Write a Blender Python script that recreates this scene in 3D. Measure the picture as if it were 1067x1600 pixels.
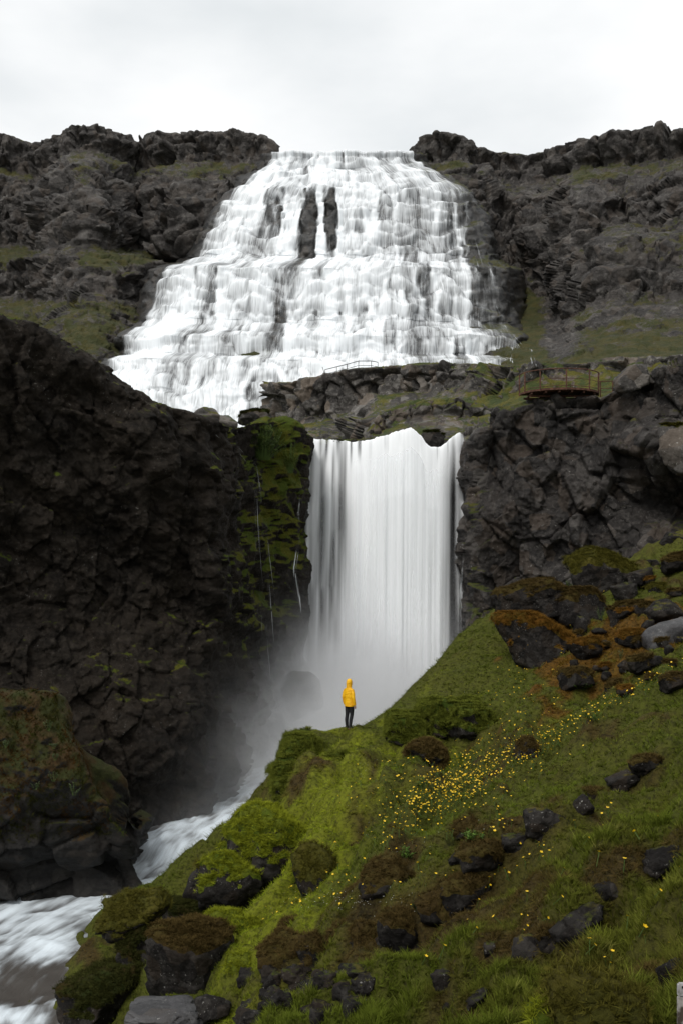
import bpy, bmesh, math, random
import numpy as np
from mathutils import Vector, Matrix, Euler

R = math.radians
scene = bpy.context.scene
for o in list(bpy.data.objects):
    bpy.data.objects.remove(o)

# ------------------------------------------------------------------ camera
F = 1556.0            # focal length in photograph pixels (35 mm lens, portrait frame)
HOR = 900.0           # row of the horizon
cam_d = bpy.data.cameras.new('camera')
cam_d.lens = 35.0
cam_d.sensor_width = 36.0
cam_d.sensor_fit = 'AUTO'
cam_d.shift_y = (HOR - 800.0) / 1600.0
cam_d.clip_start = 0.1
cam_d.clip_end = 3000.0
cam = bpy.data.objects.new('camera', cam_d)
cam.rotation_euler = (R(90), 0, 0)
scene.collection.objects.link(cam)
scene.camera = cam

# ------------------------------------------------------------------ sky: an overcast layer over a daylight sky
SUN_EL, SUN_AZ = R(46), R(211)      # azimuth measured from +Y (north) clockwise; 180 = behind the camera
world = bpy.data.worlds.new('World')
scene.world = world
world.use_nodes = True
wn, wl = world.node_tree.nodes, world.node_tree.links
wn.clear()
w_out = wn.new('ShaderNodeOutputWorld')
w_sky = wn.new('ShaderNodeTexSky')
w_sky.sky_type = 'NISHITA'
w_sky.sun_disc = False
w_sky.sun_elevation = SUN_EL
w_sky.sun_rotation = SUN_AZ
w_bg1 = wn.new('ShaderNodeBackground'); w_bg1.inputs['Strength'].default_value = 0.06
wl.new(w_sky.outputs[0], w_bg1.inputs['Color'])
w_tc = wn.new('ShaderNodeTexCoord')
w_map = wn.new('ShaderNodeMapping'); w_map.inputs['Scale'].default_value = (1.0, 1.0, 2.4)
wl.new(w_tc.outputs['Generated'], w_map.inputs['Vector'])
w_no = wn.new('ShaderNodeTexNoise')
w_no.inputs['Scale'].default_value = 3.1; w_no.inputs['Detail'].default_value = 5; w_no.inputs['Roughness'].default_value = 0.5
wl.new(w_map.outputs[0], w_no.inputs['Vector'])
w_ra = wn.new('ShaderNodeValToRGB')
w_ra.color_ramp.elements[0].position = 0.30; w_ra.color_ramp.elements[0].color = (0.735, 0.765, 0.78, 1)
w_ra.color_ramp.elements[1].position = 0.62; w_ra.color_ramp.elements[1].color = (0.97, 0.975, 0.975, 1)
wl.new(w_no.outputs['Fac'], w_ra.inputs['Fac'])
w_bg2 = wn.new('ShaderNodeBackground'); w_bg2.inputs['Strength'].default_value = 0.84
wl.new(w_ra.outputs[0], w_bg2.inputs['Color'])
w_mix = wn.new('ShaderNodeMixShader'); w_mix.inputs[0].default_value = 0.94
wl.new(w_bg1.outputs[0], w_mix.inputs[1]); wl.new(w_bg2.outputs[0], w_mix.inputs[2])
wl.new(w_mix.outputs[0], w_out.inputs['Surface'])

# the bright part of the cloud, behind the camera
sun_d = bpy.data.lights.new('sun', 'SUN')
sun_d.energy = 1.5
sun_d.angle = R(20)
sun_d.color = (1.0, 0.97, 0.93)
sun = bpy.data.objects.new('sun', sun_d)
sd = Vector((math.sin(SUN_AZ) * math.cos(SUN_EL), math.cos(SUN_AZ) * math.cos(SUN_EL), math.sin(SUN_EL)))
sun.rotation_euler = sd.to_track_quat('Z', 'Y').to_euler()
scene.collection.objects.link(sun)

scene.render.engine = 'CYCLES'
scene.view_settings.view_transform = 'Standard'
scene.view_settings.look = 'None'
scene.view_settings.gamma = 1.0
scene.view_settings.exposure = 0.45
scene.view_settings.use_curve_mapping = False
cy = scene.cycles
cy.use_denoising = True
cy.max_bounces = 6
cy.diffuse_bounces = 3
cy.glossy_bounces = 2
cy.transmission_bounces = 2
cy.volume_bounces = 5
cy.transparent_max_bounces = 24
cy.volume_step_rate = 2.0
cy.volume_max_steps = 256
cy.sample_clamp_indirect = 4.0

# ------------------------------------------------------------------ helpers
rng = np.random.default_rng(7)
random.seed(7)

def P(px, py, d):
    """a photograph pixel at depth d (metres) as a point of the place"""
    return np.array(((px - 533.5) / F * d, d, (HOR - py) / F * d))

def _hash(ix, iy, iz, seed):
    h = (ix.astype(np.int64) * 374761393 + iy.astype(np.int64) * 668265263 + iz.astype(np.int64) * 2147483647 + seed * 974634777) & 0xFFFFFFFF
    h = ((h ^ (h >> 13)) * 1274126177) & 0xFFFFFFFF
    h = ((h ^ (h >> 16)) * 2246822519) & 0xFFFFFFFF
    return (h ^ (h >> 15)) & 0xFFFFFFFF

def rnd(ix, iy, iz, seed):
    return _hash(ix, iy, iz, seed).astype(np.float32) / np.float32(4294967295.0)

def vnoise(p, seed=0):
    """gradient noise, about -1..1; p is (n,3)"""
    p = np.asarray(p, np.float32)
    i = np.floor(p); f = p - i
    i = i.astype(np.int64)
    w = f * f * f * (f * (f * 6 - 15) + 10)
    out = 0
    for dx in (0, 1):
        wx = w[:, 0] if dx else 1 - w[:, 0]
        for dy in (0, 1):
            wy = w[:, 1] if dy else 1 - w[:, 1]
            for dz in (0, 1):
                wz = w[:, 2] if dz else 1 - w[:, 2]
                h = _hash(i[:, 0] + dx, i[:, 1] + dy, i[:, 2] + dz, seed)
                gx = (h & 1023).astype(np.float32) / 511.5 - 1
                gy = ((h >> 10) & 1023).astype(np.float32) / 511.5 - 1
                gz = ((h >> 20) & 1023).astype(np.float32) / 511.5 - 1
                out = out + wx * wy * wz * (gx * (f[:, 0] - dx) + gy * (f[:, 1] - dy) + gz * (f[:, 2] - dz))
    return out * 1.5

def fbm(p, octv=4, seed=0, gain=0.5, lac=2.03, ridged=False):
    p = np.asarray(p, np.float32)
    a, s, t = 1.0, 0, 0
    for k in range(octv):
        n = vnoise(p, seed + 17 * k)
        if ridged:
            n = 1 - 2 * np.abs(n)
        s = s + a * n; t += a
        p = p * lac + 3.7; a *= gain
    return s / t

def facet(p, seed=0, tilt=1.0):
    """broken-rock relief: each cell is a tilted plane; also the distance to the cell border"""
    p = np.asarray(p, np.float32)
    i = np.floor(p).astype(np.int64)
    n = len(p)
    f1 = np.full(n, 9, np.float32); f2 = np.full(n, 9, np.float32); val = np.zeros(n, np.float32)
    for dx in (-1, 0, 1):
        for dy in (-1, 0, 1):
            for dz in (-1, 0, 1):
                a, b, c = i[:, 0] + dx, i[:, 1] + dy, i[:, 2] + dz
                h = _hash(a, b, c, seed)
                qx = p[:, 0] - (a + (h & 1023).astype(np.float32) / 1023)
                qy = p[:, 1] - (b + ((h >> 10) & 1023).astype(np.float32) / 1023)
                qz = p[:, 2] - (c + ((h >> 20) & 1023).astype(np.float32) / 1023)
                d = qx * qx + qy * qy + qz * qz
                h2 = _hash(a, b, c, seed + 91)
                gx = (h2 & 1023).astype(np.float32) / 511.5 - 1
                gy = ((h2 >> 10) & 1023).astype(np.float32) / 511.5 - 1
                gz = ((h2 >> 20) & 1023).astype(np.float32) / 511.5 - 1
                v = (gx * qx + gy * qy + gz * qz) * tilt + gx * 0.6
                m = d < f1
                f2 = np.where(m, f1, np.minimum(f2, d))
                val = np.where(m, v, val)
                f1 = np.where(m, d, f1)
    return val, np.sqrt(f2) - np.sqrt(f1)

def sstep(a, b, x):
    t = np.clip((x - a) / (b - a), 0, 1)
    return t * t * (3 - 2 * t)

def link(o):
    scene.collection.objects.link(o)
    return o

def tag(o, label=None, cat=None, group=None, kind=None):
    if label: o['label'] = label
    if cat: o['category'] = cat
    if group: o['group'] = group
    if kind: o['kind'] = kind
    return o

def mesh_np(name, verts, faces, mat=None, smooth=True, attrs=None, parent=None, ntri=None):
    """faces: (n,4) or (n,3) array, one mesh object"""
    verts = np.ascontiguousarray(verts, np.float32); faces = np.ascontiguousarray(faces, np.int32)
    me = bpy.data.meshes.new(name)
    k = faces.shape[1]
    me.vertices.add(len(verts)); me.vertices.foreach_set('co', verts.ravel())
    me.loops.add(faces.size); me.loops.foreach_set('vertex_index', faces.ravel())
    me.polygons.add(len(faces)); me.polygons.foreach_set('loop_start', np.arange(0, faces.size, k, dtype=np.int32))
    me.polygons.foreach_set('loop_total', np.full(len(faces), k, np.int32))
    me.polygons.foreach_set('use_smooth', np.full(len(faces), smooth, bool))
    me.update(calc_edges=True)
    for an, av in (attrs or {}).items():
        av = np.asarray(av, np.float32)
        if av.ndim == 1:
            a = me.attributes.new(an, 'FLOAT', 'POINT'); a.data.foreach_set('value', av)
        else:
            a = me.attributes.new(an, 'FLOAT_VECTOR', 'POINT'); a.data.foreach_set('vector', av[:, :3].ravel())
    if mat: me.materials.append(mat)
    o = link(bpy.data.objects.new(name, me))
    if parent is not None: o.parent = parent
    return o

def grid_faces(nv, nu, flip=False):
    a = np.arange(nv * nu).reshape(nv, nu)
    q = np.stack([a[:-1, :-1], a[:-1, 1:], a[1:, 1:], a[1:, :-1]], -1).reshape(-1, 4)
    return q[:, ::-1] if flip else q

def spline(c, t, k=0.8):
    """Catmull-Rom (tangents eased by k) along axis 0 at parameters t"""
    c = np.asarray(c, float); n = len(c)
    i = np.clip(np.floor(t).astype(int), 0, n - 2); f = t - i
    sh = (-1,) + (1,) * (c.ndim - 1)
    f = f.reshape(sh)
    g = lambda j: c[np.clip(j, 0, n - 1)]
    m0 = (g(i + 1) - g(i - 1)) * 0.5 * k; m1 = (g(i + 2) - g(i)) * 0.5 * k
    return ((2 * f**3 - 3 * f**2 + 1) * g(i) + (f**3 - 2 * f**2 + f) * m0 + (-2 * f**3 + 3 * f**2) * g(i + 1) + (f**3 - f**2) * m1)

def params(lengths, n):
    """n parameters spread evenly by the given segment lengths"""
    s = np.concatenate([[0], np.cumsum(lengths)])
    return np.interp(np.linspace(0, s[-1], n), s, np.arange(len(s)))

def base_patch(ctrl, nv, nu, vlen=None, ulen=None, k=0.8):
    """a control grid of (px, py, depth) -> a dense grid of points (nv, nu, 3)"""
    C = np.array([[P(*c) if not isinstance(c, np.ndarray) else c for c in row] for row in ctrl])
    cp = np.array([[(c[0], c[1]) if not isinstance(c, np.ndarray) else (c[0] / c[1] * F + 533.5, HOR - c[2] / c[1] * F) for c in row] for row in ctrl], float)
    if vlen is None: vlen = np.maximum(np.linalg.norm(np.diff(cp, axis=0), axis=2).mean(1), 6)
    if ulen is None: ulen = np.maximum(np.linalg.norm(np.diff(cp, axis=1), axis=2).mean(0), 6)
    G = spline(C, params(vlen, nv), k)
    G = spline(G.swapaxes(0, 1), params(ulen, nu), k).swapaxes(0, 1)
    return G

def normals(G):
    du = np.gradient(G, axis=1); dv = np.gradient(G, axis=0)
    N = np.cross(du, dv)
    N /= np.maximum(np.linalg.norm(N, axis=2, keepdims=True), 1e-9)
    if (N * (G - np.array((0, -20.0, 120.0)))).sum(2).mean() > 0: N = -N; fl = True
    else: fl = False
    return N, fl

# ------------------------------------------------------------------ material kit
class MK:
    def __init__(s, name):
        s.m = bpy.data.materials.new(name); s.m.use_nodes = True
        s.t = s.m.node_tree; s.t.nodes.clear()
        s.out = s.n('OutputMaterial')
    def n(s, kind, **kw):
        x = s.t.nodes.new('ShaderNode' + kind)
        for k, v in kw.items(): setattr(x, k, v)
        return x
    def put(s, sock, v):
        if v is None: return
        if isinstance(v, bpy.types.NodeSocket): s.t.links.new(v, sock)
        elif isinstance(v, (tuple, list)) and len(v) == 3 and sock.type == 'RGBA': sock.default_value = (*v, 1)
        else: sock.default_value = v
    def pos(s): return s.n('NewGeometry').outputs['Position']
    def nz(s):
        x = s.n('SeparateXYZ'); s.put(x.inputs[0], s.n('NewGeometry').outputs['Normal']); return x.outputs[2]
    def map(s, v, sc=(1, 1, 1), rot=(0, 0, 0), loc=(0, 0, 0)):
        x = s.n('Mapping'); s.put(x.inputs['Vector'], v); x.inputs['Scale'].default_value = sc
        x.inputs['Rotation'].default_value = rot; x.inputs['Location'].default_value = loc; return x.outputs[0]
    def noise(s, v, scale, detail=4, rough=0.55, dist=0.0):
        x = s.n('TexNoise'); s.put(x.inputs['Vector'], v); x.inputs['Scale'].default_value = scale
        x.inputs['Detail'].default_value = detail; x.inputs['Roughness'].default_value = rough; x.inputs['Distortion'].default_value = dist
        return x.outputs['Fac']
    def voro(s, v, scale, feature='F1', out='Distance'):
        x = s.n('TexVoronoi', feature=feature); s.put(x.inputs['Vector'], v); x.inputs['Scale'].default_value = scale
        return x.outputs[out]
    def math(s, op, a, b=None, clamp=False):
        x = s.n('Math', operation=op, use_clamp=clamp); s.put(x.inputs[0], a); s.put(x.inputs[1], b); return x.outputs[0]
    def ss(s, v, a, b):
        x = s.n('MapRange', interpolation_type='SMOOTHSTEP'); s.put(x.inputs['Value'], v)
        x.inputs['From Min'].default_value = a; x.inputs['From Max'].default_value = b; return x.outputs['Result']
    def mix(s, f, a, b, mode='MIX'):
        x = s.n('Mix', data_type='RGBA', blend_type=mode); s.put(x.inputs[0], f); s.put(x.inputs[6], a); s.put(x.inputs[7], b); return x.outputs[2]
    def attr(s, name, kind='GEOMETRY'):
        return s.n('Attribute', attribute_name=name, attribute_type=kind)
    def bump(s, h, strength=0.5, dist=0.1, normal=None):
        x = s.n('Bump'); s.put(x.inputs['Height'], h); x.inputs['Strength'].default_value = strength
        x.inputs['Distance'].default_value = dist; s.put(x.inputs['Normal'], normal); return x.outputs[0]
    def bsdf(s, col, rough=0.8, normal=None, spec=0.3, **kw):
        x = s.n('BsdfPrincipled'); s.put(x.inputs['Base Color'], col); s.put(x.inputs['Roughness'], rough)
        s.put(x.inputs['Specular IOR Level'], spec); s.put(x.inputs['Normal'], normal)
        for k, v in kw.items(): s.put(x.inputs[k], v)
        return x.outputs[0]
    def done(s, shader, vol=False):
        s.t.links.new(shader, s.out.inputs['Volume' if vol else 'Surface']); return s.m

def rock_mat(name, dark, mid, light, scale=1.0, moss=(0.05, 0.065, 0.012), moss2=(0.085, 0.07, 0.014), moss_thr=0.75,
             moss_soft=0.22, lichen=0.0, rough=0.75, spec=0.3, bump=0.6, strata=0.35, bdist=0.1, cells=0.55, slope=1.0):
    k = MK(name); p = k.pos()
    n1 = k.noise(p, 0.35 * scale, 6, 0.6); n2 = k.noise(p, 2.2 * scale, 6, 0.65)
    st = k.noise(k.map(p, (0.25, 0.25, 2.6)), 0.8 * scale, 5, 0.6)
    c = k.mix(k.ss(n1, 0.35, 0.65), dark, mid)
    n3 = k.noise(p, 7.0 * scale, 4, 0.7)
    c = k.mix(k.math('MULTIPLY', k.ss(n2, 0.48, 0.70), 0.8), c, light)
    c = k.mix(k.math('MULTIPLY', k.ss(n3, 0.55, 0.70), 0.6), c, light)
    c = k.mix(k.math('MULTIPLY', k.ss(n3, 0.46, 0.34), 0.7), c, tuple(0.45 * v for v in dark))
    c = k.mix(k.math('MULTIPLY', k.ss(st, 0.5, 0.62), strata), c, tuple(0.55 * v for v in dark))
    vc = k.voro(p, 1.3 * scale, 'F1', 'Color')
    sep = k.n('SeparateColor'); k.put(sep.inputs[0], vc)
    c = k.mix(k.math('MULTIPLY', k.ss(sep.outputs[0], 0.3, 1.0), cells), c, tuple(0.4 * v for v in mid))
    c = k.mix(k.math('MULTIPLY', k.ss(sep.outputs[1], 0.55, 1.0), cells), c, (light[0] * 0.80, light[1] * 0.66, light[2] * 0.54))
    c = k.mix(k.math('MULTIPLY', k.ss(sep.outputs[2], 0.72, 1.0), cells), c, light)
    if lichen:
        ln = k.noise(p, 9 * scale, 3, 0.6); la = k.noise(p, 0.7 * scale, 3)
        lm = k.math('MULTIPLY', k.ss(ln, 0.64, 0.70), k.ss(la, 0.45, 0.62))
        c = k.mix(k.math('MULTIPLY', lm, lichen), c, (0.42, 0.41, 0.38))
    mn = k.noise(p, 0.6 * scale, 5, 0.65); mf = k.noise(p, 5 * scale, 4, 0.7)
    at = k.attr('moss').outputs['Fac']
    m = k.math('ADD', k.math('MULTIPLY', k.nz(), slope), k.math('MULTIPLY', k.math('SUBTRACT', mn, 0.5), 1.5))
    m = k.math('ADD', m, k.math('MULTIPLY', k.math('SUBTRACT', mf, 0.5), 0.7))
    m = k.math('ADD', m, at)
    mask = k.ss(m, moss_thr, moss_thr + moss_soft)
    mc = k.mix(k.ss(k.noise(p, 1.1 * scale, 4), 0.4, 0.62), moss, moss2)
    mc = k.mix(k.math('MULTIPLY', k.ss(k.noise(p, 14 * scale, 3), 0.45, 0.7), 0.6), mc, tuple(0.4 * v for v in moss))
    c = k.mix(mask, c, mc)
    h = k.math('ADD', k.noise(p, 6 * scale, 6, 0.7), k.math('MULTIPLY', k.voro(p, 3.2 * scale), 0.6))
    nb = k.bump(h, bump, bdist / scale)
    r = k.n('MapRange'); k.put(r.inputs['Value'], mask); r.inputs['To Min'].default_value = rough; r.inputs['To Max'].default_value = 0.95
    return k.done(k.bsdf(c, r.outputs[0], nb, spec))
# ------------------------------------------------------------------ rock materials
M_far = rock_mat('far_cliff_rock', (0.026, 0.023, 0.021), (0.056, 0.050, 0.045), (0.140, 0.130, 0.119), scale=0.42,
                 moss=(0.038, 0.042, 0.011), moss2=(0.060, 0.053, 0.014), moss_thr=0.78, bump=1.0, strata=0.6, bdist=0.16, cells=0.3, slope=0.3)
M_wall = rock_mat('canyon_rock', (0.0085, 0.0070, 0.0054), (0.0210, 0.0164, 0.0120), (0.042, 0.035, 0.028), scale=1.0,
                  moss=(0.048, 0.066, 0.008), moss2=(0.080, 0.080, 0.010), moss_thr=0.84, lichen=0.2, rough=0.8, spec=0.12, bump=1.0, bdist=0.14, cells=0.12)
M_right = rock_mat('wet_cliff_rock', (0.010, 0.0088, 0.0082), (0.028, 0.0235, 0.0205), (0.092, 0.083, 0.075), scale=0.9,
                   moss=(0.036, 0.047, 0.009), moss2=(0.07, 0.066, 0.012), moss_thr=0.80, lichen=0.5, rough=0.6, spec=0.3, bump=1.0, strata=0.2, bdist=0.14)
M_ledge = rock_mat('ledge_rock', (0.026, 0.023, 0.021), (0.072, 0.065, 0.058), (0.21, 0.197, 0.18), scale=0.7,
                   moss=(0.038, 0.052, 0.011), moss2=(0.095, 0.085, 0.012), moss_thr=0.78, lichen=0.8, bump=1.0, bdist=0.14)
M_fallrock = rock_mat('fall_rock', (0.016, 0.016, 0.016), (0.032, 0.031, 0.029), (0.065, 0.063, 0.058), scale=0.5,
                      moss=(0.03, 0.035, 0.010), moss2=(0.06, 0.055, 0.012), moss_thr=0.95, rough=0.4, spec=0.5, bump=0.9)

def blurn(N, it=14):
    for _ in range(it):
        for ax in (0, 1):
            a = np.moveaxis(N, ax, 0)
            b = a.copy(); b[1:-1] = 0.25 * a[:-2] + 0.5 * a[1:-1] + 0.25 * a[2:]
            N = np.moveaxis(b, 0, ax)
    return N / np.maximum(np.linalg.norm(N, axis=2, keepdims=True), 1e-6)

def rock_patch(name, ctrl, nv, nu, mat, disp, moss=None, label=None, smooth=True, k=0.8, zs=0.45):
    """a rock face: dense patch pushed out along its normals by disp(points) metres"""
    G = base_patch(ctrl, nv, nu, k=k)
    N, fl = normals(G)
    N0 = blurn(N); N = blurn(N0, 130) if mat is M_far else blurn(N0, 20)
    flat = G.reshape(-1, 3)
    d = disp(flat, N0.reshape(-1, 3)).reshape(nv, nu, 1)
    V = (G + N * d * np.array((1, 1, zs))).reshape(-1, 3)
    at = {}
    at['moss'] = (moss(V) if moss is not None else np.zeros(len(V))) + (0.75 * np.clip(N0[:, :, 2].ravel(), -0.2, 0.75) if mat is M_far else 0)
    o = mesh_np(name, V, grid_faces(nv, nu, fl), mat, smooth, at)
    tag(o, label, kind='structure')
    return o, V.reshape(nv, nu, 3)

# ground sheet far beyond everything in view
gs = 420.0
gm = MK('moorland')
gmat = gm.done(gm.bsdf(gm.mix(gm.ss(gm.noise(gm.pos(), 0.05, 6), 0.4, 0.6), (0.035, 0.042, 0.014), (0.05, 0.045, 0.03)), 0.9))
tag(mesh_np('ground', [(-gs, -gs, -15.5), (gs, -gs, -15.5), (gs, gs, -15.5), (-gs, gs, -15.5)], np.array([[0, 1, 2, 3]]), gmat), 'dark moorland ground far around the falls', kind='structure')

# ------------------------------------------------------------------ upper cliffs (about 150 to 230 m away)
def far_disp(amp=1.0, seed=0):
    def f(p, n):
        vert = fbm(p / np.array((17, 17, 60)), 4, 11 + seed, ridged=True) * 3.6      # buttresses and gullies
        big = fbm(p / 26.0, 4, 5 + seed) * 3.5
        v1, e1 = facet(p / np.array((4.6, 4.6, 8.5)) + fbm(p / 9.0, 2, 3)[:, None] * 0.25, 21 + seed, 1.3)
        v2, e2 = facet(p / np.array((1.7, 1.7, 2.4)), 31 + seed, 1.3)
        lp = p[:, 2] / 6.5 + 0.5 * fbm(p / 45.0, 2, 9) + 0.12 * fbm(p / 8.0, 2, 10); lf_ = lp - np.floor(lp)
        lay = (np.where(lf_ < 0.8, lf_ / 0.8, (1 - lf_) / 0.2) - 0.5) * 1.7               # lava layers
        sm = fbm(p / 3.0, 4, 41 + seed, ridged=True) * 0.9
        st = sstep(0.80, 0.45, n[:, 2])                                              # less relief on grassy slopes
        return amp * ((vert + big + lay) * (0.5 + 0.5 * st) + (v1 * 1.7 + v2 * 0.8 - 0.6 * sstep(0.14, 0, e1) - 0.3 * sstep(0.16, 0, e2)) * (0.5 + 0.5 * st) + sm)
    return f

cols = [-160, -60, 0, 60, 110, 150, 205, 250, 300, 355, 395, 414, 426]
sky_r = [196, 209, 213, 226, 203, 203, 225, 213, 210, 213, 211, 227, 266]
dep = [205, 212, 216, 216, 206, 206, 214, 214, 211, 208, 205, 204, 206]
but = [0, 0, 2, 0, -10, -12, 0, -4, -9, 0, 2, 6, 8]        # buttress x=40..190 and x=250..330
rows = []
rows.append([np.array((P(c, s, d)[0] * 1.35, d + 75, P(c, s, d)[2] + 2)) for c, s, d in zip(cols, sky_r, dep)])
rows.append([np.array((P(c, s, d)[0] * 1.06, d + 12, P(c, s, d)[2] + 0.6)) for c, s, d in zip(cols, sky_r, dep)])
rows.append([(c, s, d) for c, s, d in zip(cols, sky_r, dep)])
rows.append([(c, s + 45 - (10 if 90 < c < 180 else 0), d - 1) for c, s, d in zip(cols, sky_r, dep)])
rows.append([(c, s + 62, d - 8 + b * 0.6) for c, s, d, b in zip(cols, sky_r, dep, but)])
rows.append([(c, 325 + (0 if c < 350 else -10), d - 13 + b) for c, d, b in zip(cols, dep, but)])
rows.append([(c, 388 if c < 250 else 400, d - 17 + b) for c, d, b in zip(cols, dep, but)])
b2 = [0, 0, 0, -2, -3, -9, -10, 4, 6, 6, 8, 8, 8]          # lower buttress x=140..205
rows.append([(c, 412 if c < 250 else 418, d - 29 + b + (6 if c > 240 else 0)) for c, d, b in zip(cols, dep, b2)])
rows.append([(c, 470, d - 34 + b * 1.3) for c, d, b in zip(cols, dep, b2)])
rows.append([(c, 492, d - 48 + b * 0.5) for c, d, b in zip(cols, dep, b2)])
rows.append([(c, 565, d - 66) for c, d in zip(cols, dep)])
rows.append([(c, 660, d - 82) for c, d in zip(cols, dep)])
def px_of(V):
    return V[:, 0] / V[:, 1] * F + 533.5, HOR - V[:, 2] / V[:, 1] * F
def moss_ul(V):
    x, y = px_of(V)
    a = 0.34 * np.exp(-((y - 525) / 55) ** 2) + 0.24 * np.exp(-((y - 405) / 22) ** 2) + 0.18 * np.exp(-((y - 265) / 16) ** 2)
    return a + 0.15 * np.exp(-((x - 235) / 45) ** 2 - ((y - 440) / 45) ** 2)
rock_patch('cliff_upper_left', rows, 330, 330, M_far, far_disp(1.0, 0), moss_ul, 'tall layered grey cliff left of the upper waterfall', zs=0.2)

cols = [642, 656, 676, 708, 735, 762, 800, 868, 905, 960, 1010, 1067, 1160, 1260]
sky_r = [266, 228, 214, 210, 222, 238, 243, 238, 222, 218, 212, 207, 202, 196]
dep = [212, 206, 204, 203, 202, 205, 206, 202, 196, 192, 188, 184, 178, 172]
but = [8, 4, 2, 0, 2, 4, 3, -3, -9, -4, -2, -6, -4, 0]
rows = []
rows.append([np.array((P(c, s, d)[0] * 1.35, d + 75, P(c, s, d)[2] + 2)) for c, s, d in zip(cols, sky_r, dep)])
rows.append([np.array((P(c, s, d)[0] * 1.06, d + 12, P(c, s, d)[2] + 0.6)) for c, s, d in zip(cols, sky_r, dep)])
rows.append([(c, s, d) for c, s, d in zip(cols, sky_r, dep)])
rows.append([(c, s + 42, d - 1) for c, s, d in zip(cols, sky_r, dep)])
rows.append([(c, s + 60, d - 8 + b * 0.6) for c, s, d, b in zip(cols, sky_r, dep, but)])
rows.append([(c, 320, d - 13 + b) for c, d, b in zip(cols, dep, but)])
rows.append([(c, 395 if c < 930 else 360, d - 18 + b) for c, d, b in zip(cols, dep, but)])
b2 = [0, 0, 2, 2, 4, 6, 10, 8, -4, -10, -6, -4, -4, 0]
rows.append([(c, 425 if c < 930 else 378, d - 27 + b) for c, d, b in zip(cols, dep, b2)])
rows.append([(c, 480 if c < 930 else 470, d - 36 + b) for c, d, b in zip(cols, dep, b2)])
rows.append([(c, 520, d - 52 + b * 0.5) for c, d, b in zip(cols, dep, b2)])
rows.append([(c, 566, d - 74 + max(0, 800 - c) * 0.22) for c, d in zip(cols, dep)])
rows.append([(c, 640, d - 92 + max(0, 800 - c) * 0.3) for c, d in zip(cols, dep)])
def moss_ur(V):
    x, y = px_of(V)
    a = 1.05 * np.exp(-((x - 805 - (y - 470) * 0.35) / 26) ** 2 - ((y - 485) / 55) ** 2)      # the green gully
    a += 0.25 * np.exp(-((y - 540) / 40) ** 2) * sstep(860, 930, x) + 0.2 * np.exp(-((y - 385) / 18) ** 2) * sstep(880, 960, x)
    a += 0.15 * np.exp(-((y - 265) / 16) ** 2) - 0.5 * np.exp(-((x - 872) / 24) ** 2 - ((y - 530) / 38) ** 2)
    return a + 0.3 * np.exp(-((y - 562) / 12) ** 2)
rock_patch('cliff_upper_right', rows, 330, 330, M_far, far_disp(1.0, 50), moss_ur, 'tall layered grey cliff right of the upper waterfall', zs=0.2)

# ------------------------------------------------------------------ upper waterfall: stepped rock, then the water that runs over it
NU, NV = 440, 470
fr = [(244, 424, 646, 196), (250, 424, 647, 194.5), (268, 412, 661, 193.5), (278, 400, 690, 188), (300, 372, 722, 184), (325, 350, 735, 181),
      (404, 312, 756, 174), (416, 286, 764, 165), (424, 262, 770, 161), (506, 236, 785, 156), (522, 212, 795, 147), (530, 201, 800, 145),
      (557, 197, 803, 143.5), (566, 176, 815, 134), (610, 160, 825, 128), (690, 140, 850, 118)]
us = np.array([-0.22, -0.10, -0.03, 0.0, 0.12, 0.3, 0.5, 0.7, 0.88, 1.0, 1.03, 1.10, 1.22])
back = np.array([70, 30, 4.0, 1.2, -1, -2.5, -3, -2.5, -1, 1.2, 4.0, 30, 70])
rows = [[np.array((P(l, r, d)[0] * 1, d + 60, P(500, r, d)[2] - 2)) + np.array(((rr - l) * u / F * d, 0, 0)) for u in us] for (r, l, rr, d) in fr[:1]]
rows += [[(l + (rr - l) * u, r, d + b * (0.35 if r < 300 else 1)) for u, b in zip(us, back)] for (r, l, rr, d) in fr]
Fg = base_patch(rows, NV, NU, vlen=[4] + [max(b[0] - a[0], 6) for a, b in zip(fr[:-1], fr[1:])], ulen=np.diff(us), k=0.35)
uu = np.interp(np.linspace(us[0], us[-1], NU), us, us)
pf = Fg.reshape(-1, 3)
cellx = np.floor(pf[:, 0] / 2.6 + 0.7 * fbm(pf / 11.0, 2, 61))
def steps(p, h, seed, jit):
    ph = p[:, 2] / h + fbm(p / np.array((1.9 * h, 30, 4.0 * h)), 3, seed) * 1.9 + 0.35 * np.sin(p[:, 0] / (2.7 * h) + seed)
    ph = ph + jit * (rnd(np.floor(p[:, 0] / h / 0.8 + 0.6 * vnoise(p / 3.0, seed + 5)), np.floor(p[:, 2] / (h * 3.0)), np.zeros(len(p)), seed) - 0.5)
    f = ph - np.floor(ph)
    return np.where(f < 0.80, f / 0.80, (1 - f) / 0.20), ph
s1, ph1 = steps(pf, 7.0, 71, 0.15)
s2, ph2 = steps(pf, 2.7, 72, 0.3)
s3, ph3 = steps(pf, 1.15, 73, 0.5)
vf, ef = facet(pf / np.array((2.6, 2.6, 2.0)), 77)
fx, fy = px_of(pf)
bumps = [(432, 328, 13, 30), (484, 354, 12, 50), (517, 340, 9, 42), (742, 372, 22, 52), (600, 318, 9, 18), (560, 345, 8, 18), (640, 300, 10, 12), (580, 395, 14, 20),
         (640, 395, 12, 18), (690, 345, 12, 30), (480, 430, 18, 12), (330, 468, 16, 34), (440, 500, 9, 26), (300, 520, 30, 8), (480, 545, 34, 20), (420, 610, 26, 28),
         (640, 470, 10, 22), (712, 545, 10, 18), (608, 515, 9, 16), (560, 480, 10, 16), (690, 470, 10, 16), (720, 325, 14, 20), (660, 430, 10, 14), (735, 460, 10, 20), (330, 425, 20, 6),
         (545, 430, 14, 12), (400, 460, 12, 18)]
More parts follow.
